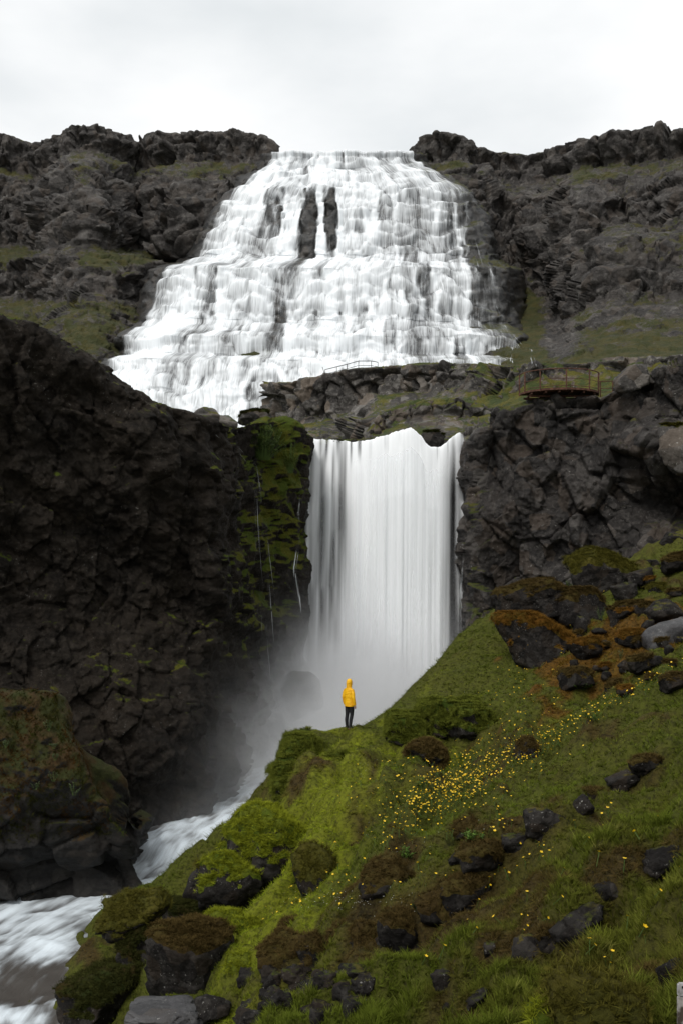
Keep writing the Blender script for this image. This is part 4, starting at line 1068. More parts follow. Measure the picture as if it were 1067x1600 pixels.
for r_ in rows:      # wrap round the corner and back
    a = r_[-1]; r_.append(np.array((a[0] - 0.1, a[1] + 2.0, a[2]))); r_.append(np.array((a[0] - 1.2, a[1] + 6.0, a[2] - 0.3)))
def bluff_disp(p, n):
    v0, e0 = facet(p / np.array((1.5, 1.5, 1.3)), 601, 1.3)
    low = sstep(-7.5, -9.5, p[:, 2])
    return fbm(p / 2.0, 4, 602) * 0.55 + low * (v0 * 0.4 - 0.12 * sstep(0.1, 0, e0)) + fbm(p / 0.45, 4, 603, ridged=True) * 0.10 + 0.25 * np.sin(p[:, 2] * 3.0 + fbm(p / 3.0, 2, 604) * 3) * low * 0.5
M_bluff = rock_mat('bluff_rock', (0.0055, 0.005, 0.0045), (0.012, 0.010, 0.0085), (0.026, 0.024, 0.021), scale=1.4, moss=(0.030, 0.034, 0.007), moss2=(0.046, 0.026, 0.008), moss_thr=0.55, moss_soft=0.3, bump=1.0)
def moss_bl(V):
    return 0.75 * sstep(-9.6, -7.0, V[:, 2]) + 0.35 * np.exp(-((V[:, 0] + 7.9) / 1.0) ** 2) * sstep(-10, -8, V[:, 2]) - 0.3 * sstep(-9.5, -11, V[:, 2]) + 0.25 * sstep(-12.0, -12.5, V[:, 2])
bo, BV = rock_patch('rock_bluff', rows, 230, 190, M_bluff, bluff_disp, moss_bl, 'huge dark mossy rock bluff at the left edge over the river')
del bo['kind']; tag(bo, cat='rock bluff')
BN, _f = normals(BV); BN = blurn(BN, 6)
sel = (BV[:, :, 2] > -9.3) & (BV[:, :, 1] < 36) & (rng.random(BV.shape[:2]) < 0.5)
FUZZ.append((BV[sel], BN[sel], 'bluff', 14.0))
# ------------------------------------------------------------------ thin trickles on the rock
bpy.context.view_layer.update()
_dg = bpy.context.evaluated_depsgraph_get()
def cast(px, py, only=None):
    d = Vector(((px - 533.5) / F, 1, (HOR - py) / F)).normalized(); o = Vector((0, 0, 0))
    for _ in range(8):
        hit_, loc, nor, idx, ob, mx = scene.ray_cast(_dg, o, d)
        if not hit_: return None
        if only is None or any(ob.name.startswith(w) for w in only): return np.array(loc)
        o = loc + d * 0.02
    return None
M_trick = water_mat('trickle_water', 5.0, 0.3, lo=0.25, hi=0.95, transl=0.1, col=(0.80, 0.83, 0.85))
def trickle(label, path, wpx, only, dens=0.55, strands=1, seed=1, off=0.12, spread=4):
    r = np.random.default_rng(seed); V, Q, fo, uv = [], [], [], []
    path = np.array(path, float)
    for s_ in range(strands):
        n = 60
        t = np.linspace(0, 1, n); ii = t * (len(path) - 1)
        pp = np.stack([np.interp(ii, np.arange(len(path)), path[:, k_]) for k_ in (0, 1)], 1)
        w = r.normal(0, 1) * spread
        pp[:, 0] += w * (0.3 + t) + np.cumsum(r.normal(0, 0.35, n)) * 0.6
        k0 = len(V)
        lastd = None
        for i, (x, y) in enumerate(pp):
            q = cast(x, y, only)
            if q is None:
                dd = lastd or 60.0
            else:
                dd = q[1] - off
            if lastd is not None: dd = min(dd, lastd + 0.25)
            lastd = dd
            hw_ = wpx * (0.75 + 0.3 * math.sin(i * 0.13 + s_ * 2)) / 2 * (0.6 if s_ else 1)
            for kx, f_ in ((-1, 0.05), (0, 1), (1, 0.05)):
                V.append(P(x + kx * hw_, y, dd - (0.05 if kx == 0 else 0)))
                fo.append(f_ * dens * (0.5 + 0.45 * math.sin(i * 0.23 + s_ * 1.7) * math.sin(i * 0.09 + s_) + 0.1 * r.random()) * min(1, 8 * t[i] + .2) * min(1, (1 - t[i]) * 5)); uv.append((kx * 0.6 + s_ * 9, i * 0.35, seed))
        for i in range(n - 1):
            a = k0 + i * 3
            Q += [(a, a + 1, a + 4, a + 3), (a + 1, a + 2, a + 5, a + 4)]
    tag(mesh_np('trickle', np.array(V), np.array(Q), M_trick, True, {'foam': np.array(fo), 'uvw': np.array(uv)}), label, kind='structure')
CL = ('cliff_canyon', 'boulder')
trickle('thin white trickle running down the green wall left of the lower waterfall', [(378, 690), (400, 728), (407, 780), (411, 850), (418, 920), (424, 1000), (430, 1060), (444, 1108), (454, 1150)], 5, CL, 0.62, 7, 1, off=0.3, spread=7)
trickle('faint trickle near the left edge of the lower waterfall', [(470, 770), (466, 800), (468, 850), (462, 890), (468, 940), (474, 1000)], 6, CL, 0.8, 3, 2, off=0.3, spread=4)
trickle('short bright stream right of the lower waterfall', [(712, 852), (722, 850), (723, 862), (719, 885), (716, 920), (714, 985)], 10, CL, 0.62, 2, 3, off=0.5, spread=1.5)
trickle('small stream left on the mossy shoulder above the green wall', [(330, 672), (352, 690), (372, 700), (385, 716), (398, 735)], 6, CL, 0.6, 3, 4, spread=4)
FL = ('cliff_upper', 'cliff_behind')
trickle('narrow rivulet on the dark rock right of the upper waterfall', [(722, 318), (736, 345), (742, 380), (752, 410), (760, 430)], 5, FL, 0.6, 3, 5, off=0.5, spread=5)
trickle('pair of little falls on the green bank below the upper waterfall', [(826, 543), (829, 553), (830, 566), (831, 576)], 5, FL + ('rock_ledge',), 0.7, 3, 6, off=0.4, spread=4)
trickle('single little fall left of the pair on the green bank', [(799, 540), (802, 555), (804, 572)], 4, FL + ('rock_ledge',), 0.8, 2, 7, off=0.4, spread=3)
trickle('thin rivulet winding down beside the lower right of the upper waterfall', [(775, 470), (782, 492), (793, 515), (812, 536), (824, 552)], 3, FL, 0.7, 2, 8, off=0.4, spread=2)
# ------------------------------------------------------------------ grass and moss hair (nobody could count it)
def tuft_mesh(name, n, h, w, lean, seed, seg=2):
    r = random.Random(seed); V, Q = [], []
    for i in range(n):
        a = r.uniform(0, 2 * math.pi); b = a + r.uniform(-0.6, 0.6); rad = r.uniform(0, 0.5) * w * 6
        x, y = rad * math.cos(a), rad * math.sin(a)
        hh = h * r.uniform(0.55, 1.1); ln = lean * r.uniform(0.3, 1.2)
        ww = w * r.uniform(0.7, 1.2)
        px, py = -math.sin(b) * ww / 2, math.cos(b) * ww / 2
        k0 = len(V)
        for s_ in range(seg + 1):
            t = s_ / seg
            cx, cy = x + math.cos(b) * ln * hh * t * t, y + math.sin(b) * ln * hh * t * t
            f = 1 - 0.85 * t
            V += [(cx - px * f, cy - py * f, hh * t * (1 - 0.15 * ln * t)), (cx + px * f, cy + py * f, hh * t * (1 - 0.15 * ln * t))]
        for s_ in range(seg):
            Q.append((k0 + 2 * s_, k0 + 2 * s_ + 1, k0 + 2 * s_ + 3, k0 + 2 * s_ + 2))
    me = bpy.data.meshes.new(name); me.from_pydata(V, [], Q); me.update()
    return me
k = MK('grass_blade')
tn = k.attr('tint', 'INSTANCER').outputs['Color']
d_ = k.n('BsdfDiffuse'); k.put(d_.inputs['Color'], tn)
t_ = k.n('BsdfTranslucent'); k.put(t_.inputs['Color'], tn)
m_ = k.n('MixShader'); m_.inputs[0].default_value = 0.3
k.t.links.new(d_.outputs[0], m_.inputs[1]); k.t.links.new(t_.outputs[0], m_.inputs[2])
M_blade = k.done(m_.outputs[0])

def instancer(name, me, pos, rot, scl, tint, label, mat):
    me.materials.append(mat)
    src = bpy.data.objects.new(name + '_tuft', me)
    pm = bpy.data.meshes.new(name + '_spots')
    pm.vertices.add(len(pos)); pm.vertices.foreach_set('co', np.ascontiguousarray(pos, np.float32).ravel())
    for an, av in (('rot', rot), ('scl', scl), ('tint', tint)):
        a = pm.attributes.new(an, 'FLOAT_VECTOR', 'POINT'); a.data.foreach_set('vector', np.ascontiguousarray(av, np.float32).ravel())
    o = link(bpy.data.objects.new(name, pm))
    ng = bpy.data.node_groups.new(name + '_nodes', 'GeometryNodeTree')
    ng.interface.new_socket('Geometry', in_out='INPUT', socket_type='NodeSocketGeometry')
    ng.interface.new_socket('Geometry', in_out='OUTPUT', socket_type='NodeSocketGeometry')
    gi = ng.nodes.new('NodeGroupInput'); go = ng.nodes.new('NodeGroupOutput')
    ip = ng.nodes.new('GeometryNodeInstanceOnPoints'); oi = ng.nodes.new('GeometryNodeObjectInfo'); oi.inputs['Object'].default_value = src
    L = ng.links.new
    L(gi.outputs[0], ip.inputs['Points']); L(oi.outputs['Geometry'], ip.inputs['Instance'])
    for an, sk in (('rot', 'Rotation'), ('scl', 'Scale')):
        na = ng.nodes.new('GeometryNodeInputNamedAttribute'); na.data_type = 'FLOAT_VECTOR'; na.inputs[0].default_value = an
        L(na.outputs[0], ip.inputs[sk])
    L(ip.outputs[0], go.inputs[0])
    md = o.modifiers.new('spread', 'NODES'); md.node_group = ng
    tag(o, label, kind='stuff')
    return o

def n_of(x, y, e=0.15):
    gx = (_bil(x + e, y) - _bil(x - e, y)) / (2 * e); gy = (_bil(x, y + e) - _bil(x, y - e)) / (2 * e)
    n = np.stack([-gx, -gy, np.ones_like(gx)], 1)
    return n / np.linalg.norm(n, axis=1, keepdims=True)
def rot_from(n, up=0.5):
    """euler angles that lean z towards n"""
    m = n * (1 - up) + np.array((0, 0, 1)) * up
    m /= np.linalg.norm(m, axis=1, keepdims=True)
    ry = np.arcsin(np.clip(m[:, 0], -1, 1)); rx = np.arctan2(-m[:, 1], m[:, 2])
    return np.stack([rx, ry, rng.uniform(0, 6.28, len(n))], 1)

def scatter(n, r0, r1, t0=-24, t1=30):
    t = rng.uniform(R(t0), R(t1), n); r = np.exp(rng.uniform(math.log(r0), math.log(r1), n))
    return np.sin(t) * r, np.cos(t) * r
# grass
x, y = scatter(175000, 5.2, 47)
lime, brown, orange, olive, bare = cover(x, y)
n = n_of(x, y); z = _bil(x, y)
pr = (1 - 0.75 * bare) * (1 - 0.55 * brown) * sstep(-12.0, -11.2, z)
kp = rng.random(len(x)) < pr
x, y, z, n = x[kp], y[kp], z[kp], n[kp]; lime, brown, orange = lime[kp], brown[kp], orange[kp]
c = cover_col(x, y)
c = c * rng.uniform(0.75, 1.75, (len(x), 1)) * np.array((1.0, 1.12, 0.9)) + np.where(rng.random((len(x), 1)) < 0.05, np.array((0.06, 0.05, 0.02)), 0)
far = 1 + 0.9 * sstep(12, 38, y)
shoulder = np.exp(-((x - 1.5) / 3.6) ** 2 - ((y - 37.5) / 5.5) ** 2)
patch_ = 0.5 + 0.9 * np.clip(fbm(np.stack([x, y, z * 0], 1) / 0.9, 3, 450) + 0.45, 0, 1)
hs = (0.62 + 0.38 * sstep(16, 9, y)) * patch_ * (1 + 0.5 * (rng.random(len(x)) < 0.06)) * (1 - 0.45 * lime) * (1 - 0.45 * brown) * (1 - 0.4 * shoulder) * rng.uniform(0.6, 1.3, len(x))
scl = np.stack([0.8 * far * rng.uniform(0.7, 1.2, len(x)), 0.8 * far * rng.uniform(0.7, 1.2, len(x)), hs], 1)
scl[:, :2] *= (0.75 + 0.5 * hs[:, None])
instancer('grass', tuft_mesh('grass_tuft', 9, 0.13, 0.011, 0.9, 1), np.stack([x, y, z - 0.01], 1), rot_from(n, 0.55), scl, c, 'short green grass covering the hillside', M_blade)
# brown shaggy moss
x, y = scatter(105000, 5.2, 47)
lime, brown, orange, olive, bare = cover(x, y); z = _bil(x, y)
kp = rng.random(len(x)) < np.clip(0.9 * brown + 0.9 * orange + 0.35 * lime + 0.3 * bare, 0, 1) * sstep(-12.0, -11.2, z)
x, y, z = x[kp], y[kp], z[kp]; n = n_of(x, y)
c = cover_col(x, y) * rng.uniform(0.6, 1.8, (len(x), 1))
far = 1 + 0.9 * sstep(12, 38, y)
pts_, nr_, cl_, sz_ = [np.stack([x, y, z - 0.005], 1)], [n], [c], [np.stack([far, far, rng.uniform(0.7, 1.4, len(x))], 1)]
MC = {'green': GREEN * 1.15, 'lime': LIME * 0.95, 'brown': BROWN, 'orange': ORANGE * 0.9, 'olive': np.array((0.068, 0.062, 0.012)), 'dark': np.array((0.030, 0.032, 0.009)), 'bluff': np.array((0.030, 0.031, 0.007))}
for (pp, nn, kd, ar) in FUZZ:
    m = int(np.clip(ar * 700, 120, 5000))
    i = rng.integers(0, len(pp), m)
    q = pp[i] + rng.normal(0, 0.03 + 0.01 * math.sqrt(ar), (m, 3)) * (1 - np.abs(nn[i]))
    cc = np.tile(MC[kd], (m, 1))
    if kd == 'bluff':
        mixn = fbm(q / 1.2, 3, 470)[:, None]
        cc = np.where(mixn > 0.05, np.array((0.048, 0.026, 0.008)), cc); cc = np.where(np.abs(q[:, 0:1] + 7.6 + 0.3 * mixn) < 0.55, np.array((0.050, 0.066, 0.010)), cc)
    dist = np.linalg.norm(q, axis=1)
    ff = 0.8 + 0.9 * sstep(12, 38, dist)
    pts_.append(q); nr_.append(nn[i]); cl_.append(cc * rng.uniform(0.6, 1.7, (m, 1)))
    sz_.append(np.stack([ff, ff, rng.uniform(0.6, 1.3, m)], 1))
instancer('moss_hair', tuft_mesh('moss_tuft', 11, 0.055, 0.010, 1.3, 2), np.concatenate(pts_), rot_from(np.concatenate(nr_), 0.1), np.concatenate(sz_), np.concatenate(cl_), 'shaggy brown, orange and green moss on ground and stones', M_blade)

# ------------------------------------------------------------------ buttercups
def flower_mesh(r=0.0145, stem=0.10):
    V, Q = [], []
    for i in range(5):
        a = i * 2 * math.pi / 5; ca, sa = math.cos(a), math.sin(a)
        k0 = len(V)
        V += [(0, 0, 0), (ca * r * .6 - sa * r * .5, sa * r * .6 + ca * r * .5, r * .35), (ca * r * 1.15, sa * r * 1.15, r * .55), (ca * r * .6 + sa * r * .5, sa * r * .6 - ca * r * .5, r * .35)]
        Q.append((k0, k0 + 3, k0 + 2, k0 + 1))
    head = (np.array(V), np.array(Q))
    S = []; SQ = []
    w = 0.003
    for i in range(4):
        a = i * math.pi / 2; S += [(w * math.cos(a), w * math.sin(a), -stem), (w * math.cos(a), w * math.sin(a), 0)]
    for i in range(4):
        j = (i + 1) % 4; SQ.append((2 * i, 2 * j, 2 * j + 1, 2 * i + 1))
    return head, (np.array(S), np.array(SQ))
k = MK('buttercup_petal'); M_petal = k.done(k.bsdf((0.66, 0.43, 0.010), 0.4, None, 0.4))
k = MK('white_petal'); M_white = k.done(k.bsdf((0.6, 0.6, 0.56), 0.7))
k = MK('green_stem'); M_stem = k.done(k.bsdf((0.05, 0.085, 0.015), 0.8))
cl = [(735, 1217, 76, 22, -26, 860), (700, 1240, 44, 16, -22, 180), (835, 1168, 45, 9, -24, 90), (945, 1108, 60, 7, -30, 120), (800, 1075, 45, 22, -25, 55), (690, 1108, 24, 8, -10, 18), (640, 1195, 28, 6, -8, 26),
      (600, 1235, 45, 14, -20, 26), (850, 1035, 40, 8, -20, 40), (880, 1000, 30, 20, 0, 16), (475, 1408, 45, 14, -18, 40), (860, 1110, 50, 18, -20, 30), (1020, 1070, 40, 8, -30, 40), (785, 1360, 50, 16, -25, 26),
      (690, 1260, 30, 12, -15, 40), (960, 930, 40, 8, -15, 14), (640, 1310, 60, 25, -20, 30), (560, 1350, 60, 30, 0, 24), (330, 1432, 12, 5, 0, 5), (770, 1300, 30, 8, -10, 14)]
fx_, fy_ = [], []
for (cx, cy_, sx, sy, an, m) in cl:
    a, b = rng.normal(0, sx, m), rng.normal(0, sy, m); A = R(an)
    fx_.append(cx + a * math.cos(A) - b * math.sin(A)); fy_.append(cy_ + a * math.sin(A) + b * math.cos(A))
fx_.append(rng.uniform(640, 1067, 75)); fy_.append(rng.uniform(1250, 1520, 75))
fx_, fy_ = np.concatenate(fx_), np.concatenate(fy_)
hp_, ok = hit(fx_, fy_)
hp_ = hp_[ok & (hp_[:, 1] < 48) & (fx_ > 310) & (fx_ < 1075)]
hp_ = hp_[np.argsort(hp_[:, 1])]
(hV, hQ), (sV, sQ) = flower_mesh()
fm = bpy.data.meshes.new('buttercup'); fm.from_pydata(np.r_[hV, sV].tolist(), [], hQ.tolist() + (sQ + len(hV)).tolist())
fm.materials.append(M_petal); fm.materials.append(M_stem)
for i, pg in enumerate(fm.polygons): pg.material_index = 0 if i < len(hQ) else 1
for i in range(300):
    q = hp_[i]
    o = link(bpy.data.objects.new('buttercup', fm))
    s_ = random.uniform(0.55, 1.45) * (1 + 0.35 * min(1, q[1] / 25)); o.scale = (s_, s_, s_ * random.uniform(.8, 1.2))
    o.location = (q[0], q[1], q[2] + 0.10 * s_)
    o.rotation_euler = (random.gauss(0.35, 0.3), random.gauss(0, 0.3), random.uniform(0, 6.28))
    tag(o, 'small yellow buttercup growing in the hillside grass', 'flower', 'yellow buttercups on the hillside')
VV, QQ, MI = [], [], []
rest = hp_[300:]
base = np.r_[hV, sV]; bq = np.r_[hQ, sQ + len(hV)]
for j, q in enumerate(rest):
    s_ = random.uniform(0.55, 1.4) * 1.45
    e = np.array(Euler((random.gauss(0.4, 0.3), random.gauss(0, 0.3), random.uniform(0, 6.28))).to_matrix())
    VV.append((base * s_) @ e.T + q + np.array((0, 0, 0.10 * s_))); QQ.append(bq + j * len(base))
fo_ = mesh_np('buttercup_field', np.concatenate(VV), np.concatenate(QQ), M_petal, False)
fo_.data.materials.append(M_stem)
mi = np.tile(np.r_[np.zeros(len(hQ)), np.ones(len(sQ))], len(rest)).astype(np.int32); fo_.data.polygons.foreach_set('material_index', mi)
tag(fo_, 'farther yellow buttercups massed across the hillside', kind='stuff')
# tiny white flowers
wx, wy = [], []
for (cx, cy_, sx, sy, an, m) in [(545, 1412, 60, 10, -8, 90), (566, 1205, 14, 8, 0, 40), (700, 1090, 22, 4, 0, 24), (610, 1305, 60, 25, 0, 24), (740, 1210, 60, 25, -20, 30)]:
    wx.append(rng.normal(cx, sx, m)); wy.append(rng.normal(cy_, sy, m))
q, ok = hit(np.concatenate(wx), np.concatenate(wy)); q = q[ok & (q[:, 1] < 46)]
VV = [(hV * random.uniform(0.35, 0.6)) + p + np.array((0, 0, 0.07)) for p in q]; QQ = [hQ + j * len(hV) for j in range(len(q))]
tag(mesh_np('white_flowers', np.concatenate(VV), np.concatenate(QQ), M_white, False), 'tiny white flowers sprinkled in the grass', kind='stuff')
# ------------------------------------------------------------------ leafy plants
def leafy(name, label, px, py, w, h, d, tint, seed, leaf=0.05, n=160, cat='plant', group=None):
    r = random.Random(seed)
    if d is None: d = hit(px, py + h / 2)[0][0, 1]
    s = d / F; W, H = w * s / 2, h * s
    root = link(bpy.data.objects.new(name, None)); root.empty_display_size = 0.1
    root.location = P(px, py + h / 2, d); tag(root, label, cat, group)
    V, Q, SV, SQ = [], [], [], []
    ns = max(5, n // 14)
    for j in range(ns):
        a = r.uniform(0, 6.28); rad = W * math.sqrt(r.random()) * 0.9; hh = H * r.uniform(0.45, 1.0) * (1 - 0.45 * (rad / W) ** 2)
        tip = Vector((rad * math.cos(a), rad * math.sin(a), hh)); b0 = Vector((tip.x * 0.25, tip.y * 0.25, -0.05))
        k0 = len(SV); sw = leaf * 0.06
        for q in (b0, b0.lerp(tip, 0.5) + Vector((0, 0, hh * 0.12)), tip):
            SV += [(q.x - sw, q.y, q.z), (q.x + sw, q.y, q.z), (q.x, q.y + sw, q.z)]
        for t in range(2):
            for c_ in range(3):
                e = (c_ + 1) % 3; SQ.append((k0 + 3 * t + c_, k0 + 3 * t + e, k0 + 3 * t + 3 + e, k0 + 3 * t + 3 + c_))
        for i in range(max(3, n // ns)):
            t = r.uniform(0.35, 1.0); c = b0.lerp(tip, t)
            l = leaf * r.uniform(0.6, 1.3); yaw, pit = r.uniform(0, 6.28), r.uniform(-0.2, 0.9)
            dx = Vector((math.cos(yaw) * math.cos(pit), math.sin(yaw) * math.cos(pit), math.sin(pit))); sd = Vector((-math.sin(yaw), math.cos(yaw), 0)) * l * 0.3
            k1 = len(V); m = c + dx * l * 0.5 + Vector((0, 0, l * 0.1))
            V += [tuple(c), tuple(m + sd), tuple(c + dx * l), tuple(m - sd)]; Q.append((k1, k1 + 1, k1 + 2, k1 + 3))
    mesh_np('foliage', np.array(V), np.array(Q), leaf_mat(tint), False, parent=root)
    mesh_np('stem', np.array(SV), np.array(SQ), M_stem, False, parent=root)
    return root
_lm = {}
def leaf_mat(c):
    if c not in _lm:
        k = MK('leaf_' + str(len(_lm))); p = k.pos()
        col = k.mix(k.ss(k.noise(p, 30, 2), 0.35, 0.7), tuple(0.55 * v for v in c), tuple(1.25 * v for v in c))
        d_ = k.bsdf(col, 0.7, None, 0.2); t_ = k.n('BsdfTranslucent'); k.put(t_.inputs['Color'], col)
        m_ = k.n('MixShader'); m_.inputs[0].default_value = 0.25
        k.t.links.new(d_, m_.inputs[1]); k.t.links.new(t_.outputs[0], m_.inputs[2]); _lm[c] = k.done(m_.outputs[0])
    return _lm[c]
GREY_G, FRESH, DEEP = (0.085, 0.110, 0.055), (0.085, 0.150, 0.020), (0.035, 0.055, 0.012)
leafy('plant', 'grey-green leafy plant between the dark boulders at the upper right', 938, 953, 26, 24, 38.2, GREY_G, 1)
leafy('plant', 'grey-green plant on orange moss below the big orange-capped boulder', 914, 1050, 24, 18, None, GREY_G, 2)
leafy('plant', 'small grey-green plant right of the dark cube-shaped stone', 970, 1020, 16, 18, None, GREY_G, 3, n=80)
leafy('plant', 'grey-green plant under the pale grey slab', 1034, 1056, 26, 18, None, GREY_G, 4)
leafy('plant', 'fresh green tuft between the leaning slab and the highest boulder', 888, 912, 20, 24, 43.5, FRESH, 5)
leafy('plant', 'fresh green leafy plant in the orange moss above the buttercups', 905, 1066, 60, 18, None, FRESH, 6, n=260)
leafy('plant', 'bushy green plant at the left end of the buttercup field', 660, 1222, 24, 20, None, FRESH, 7)
leafy('plant', 'green plant under the brown-faced hummock', 722, 1182, 24, 18, None, FRESH, 8)
leafy('plant', 'bright green leaf rosette in the grass below the flowers', 636, 1330, 36, 16, None, FRESH, 9, n=200)
leafy('plant', 'bright green leaves left of the flat dark stone', 742, 1302, 50, 14, None, FRESH, 10, n=220)
leafy('plant', 'dark green plant above the low rock pile', 652, 1412, 22, 20, None, DEEP, 11)
leafy('plant', 'fresh green patch of leaves among the right-hand buttercups', 930, 1118, 54, 12, None, FRESH, 12, n=220)
leafy('plant', 'small fresh plant beside the bottom right moss hummock', 1046, 1574, 30, 22, 6.3, FRESH, 13, leaf=0.03, n=120)
leafy('bush', 'dark green bush on the shoulder left of the lower waterfall lip', 412, 686, 84, 62, 53.4, DEEP, 14, leaf=0.13, n=1500, cat='bush')
leafy('bush', 'bright yellow-green shrub hanging at the lip of the lower waterfall', 454, 708, 34, 60, 55.6, (0.075, 0.085, 0.012), 15, leaf=0.10, n=500, cat='bush')
for i, (x, y, w, h, lb) in enumerate([(84, 1162, 20, 12, 'highest pale green plant on the huge bluff'), (86, 1180, 18, 12, 'pale green plant just below the highest one on the bluff'), (76, 1132, 24, 16, 'yellow-green plant near the top of the bluff'),
                                      (84, 1210, 16, 18, 'pale plant halfway down the bluff'), (116, 1230, 20, 22, 'largest pale plant on the bluff beside the green moss'), (56, 1226, 16, 12, 'lower left pale plant on the bluff'), (10, 1160, 16, 12, 'pale plant at the left picture edge on the bluff')]):
    q = cast(x, y, ('rock_bluff',))
    leafy('plant', lb, x, y, w, h, (q[1] if q is not None else 35.5) - 0.25, (0.080, 0.105, 0.050), 30 + i, leaf=0.06, n=110)

# ------------------------------------------------------------------ the person in the yellow jacket
def tubes_mesh(parts, voxel, smooth_it=6):
    """tapered tubes grown together into one skin; parts: list of [(x, y, z, rx, ry), ...]"""
    bm = bmesh.new()
    for ch in parts:
        rings = []
        n = 14
        for j, (x, y, z, rx, ry) in enumerate(ch):
            a = Vector(ch[max(j - 1, 0)][:3]); b = Vector(ch[min(j + 1, len(ch) - 1)][:3]); t = (b - a).normalized()
            q = t.to_track_quat('Z', 'Y').to_matrix() if abs(t.z) < 0.999 else Matrix.Identity(3)
            if abs(t.z) > 0.6: ex, ey = Vector((1, 0, 0)), Vector((0, 1, 0))
            else: ex, ey = q @ Vector((1, 0, 0)), q @ Vector((0, 1, 0))
            rings.append([bm.verts.new(Vector((x, y, z)) + ex * rx * math.cos(i * 2 * math.pi / n) + ey * ry * math.sin(i * 2 * math.pi / n)) for i in range(n)])
        for r0, r1 in zip(rings[:-1], rings[1:]):
            for i in range(n): bm.faces.new((r0[i], r0[(i + 1) % n], r1[(i + 1) % n], r1[i]))
        bm.faces.new(list(reversed(rings[0]))); bm.faces.new(rings[-1])
    bmesh.ops.recalc_face_normals(bm, faces=bm.faces)
    me = bpy.data.meshes.new('tmp'); bm.to_mesh(me); bm.free()
    o = link(bpy.data.objects.new('tmp', me))
    m = o.modifiers.new('r', 'REMESH'); m.mode = 'VOXEL'; m.voxel_size = voxel
    m2 = o.modifiers.new('s', 'SMOOTH'); m2.iterations = smooth_it; m2.factor = 0.5
    bpy.context.view_layer.update()
    res = bpy.data.meshes.new_from_object(o.evaluated_get(bpy.context.evaluated_depsgraph_get()))
    bpy.data.objects.remove(o); res.polygons.foreach_set('use_smooth', np.ones(len(res.polygons), bool))
    return res
def put(name, me, mat, parent=None):
    me.name = name; me.materials.clear(); me.materials.append(mat)
    o = link(bpy.data.objects.new(name, me)); o.parent = parent; return o
k = MK('yellow_jacket'); p_ = k.n('TexCoord').outputs['Object']
M_jacket = k.done(k.bsdf(k.mix(k.ss(k.noise(p_, 5, 3), 0.35, 0.65), (0.72, 0.36, 0.004), (0.80, 0.44, 0.006)), 0.55, k.bump(k.noise(k.map(p_, (3, 3, 9)), 2.5, 3), 0.6, 0.05), 0.3))
k = MK('black_trousers'); M_trous = k.done(k.bsdf((0.010, 0.010, 0.012), 0.8))
k = MK('skin'); M_skin = k.done(k.bsdf((0.50, 0.30, 0.22), 0.6))
k = MK('shoe_dark'); M_shoe = k.done(k.bsdf((0.018, 0.016, 0.016), 0.7))
k = MK('shoe_sole'); M_sole = k.done(k.bsdf((0.25, 0.12, 0.10), 0.7))
fp_ = hit(545, 1139)[0][0]
# body: legs, trunk, neck, head with nose, arms with hands and fingers; facing +Y
def leg(s): return [(0.085 * s, 0.03, 0.88, .085, .09), (0.085 * s, 0.035 + .02 * s, 0.66, .072, .078), (0.078 * s, 0.03 + .04 * s, 0.48, .052, .056), (0.078 * s, -0.01 + .03 * s, 0.32, .050, .056), (0.08 * s, -0.02, 0.09, .036, .042), (0.08 * s, -0.02, 0.03, .036, .045)]
def foot(s): return [(0.08 * s, -0.06, 0.035, .036, .030), (0.085 * s, 0.05, 0.035, .042, .032), (0.09 * s, 0.16, 0.025, .036, .020)]
def arm(s): return [(0.17 * s, 0, 1.36, .055, .055), (0.22 * s, -0.01, 1.22, .046, .048), (0.245 * s, -0.02, 1.08, .040, .042), (0.25 * s, 0.02, 0.92, .034, .036), (0.25 * s, 0.05, 0.83, .026, .028)]
def hand(s):
    out = [[(0.25 * s, 0.05, 0.84, .024, .028), (0.25 * s, 0.06, 0.79, .017, .038), (0.25 * s, 0.065, 0.755, .015, .040)]]
    for i, l in enumerate((0.062, 0.074, 0.068, 0.052)):
        y = 0.098 - i * 0.022
        out.append([(0.25 * s, y, 0.76, .0095, .0095), (0.247 * s, y + 0.004, 0.76 - l * 0.55, .009, .009), (0.238 * s, y + 0.008, 0.76 - l, .0075, .0075)])
    out.append([(0.248 * s, 0.085, 0.80, .011, .011), (0.24 * s, 0.118, 0.775, .010, .010), (0.232 * s, 0.125, 0.745, .008, .008)])
    return out
trunk = [(0, 0.02, 0.82, .15, .11), (0, 0.02, 0.95, .155, .115), (0, 0.015, 1.08, .135, .10), (0, 0.01, 1.25, .16, .11), (0, 0.0, 1.38, .15, .09), (0, 0.0, 1.44, .06, .06), (0, 0.015, 1.50, .052, .055)]
head = [(0, 0.03, 1.49, .05, .06), (0, 0.035, 1.53, .068, .085), (0, 0.03, 1.60, .074, .095), (0, 0.02, 1.66, .066, .085), (0, 0.02, 1.69, .03, .04)]
nose = [(0, 0.115, 1.60, .012, .012), (0, 0.142, 1.575, .015, .014)]
ears = [[(0.07 * s, 0.02, 1.61, .012, .020), (0.078 * s, 0.015, 1.58, .010, .016)] for s in (1, -1)]
body_parts = [trunk, head, nose] + ears
for s in (1, -1): body_parts += [leg(s), foot(s), arm(s)] + hand(s)
person = put('person', tubes_mesh(body_parts, 0.009, 3), M_skin)
tag(person, 'person in a yellow hooded jacket and black trousers standing on the green ledge', 'person')
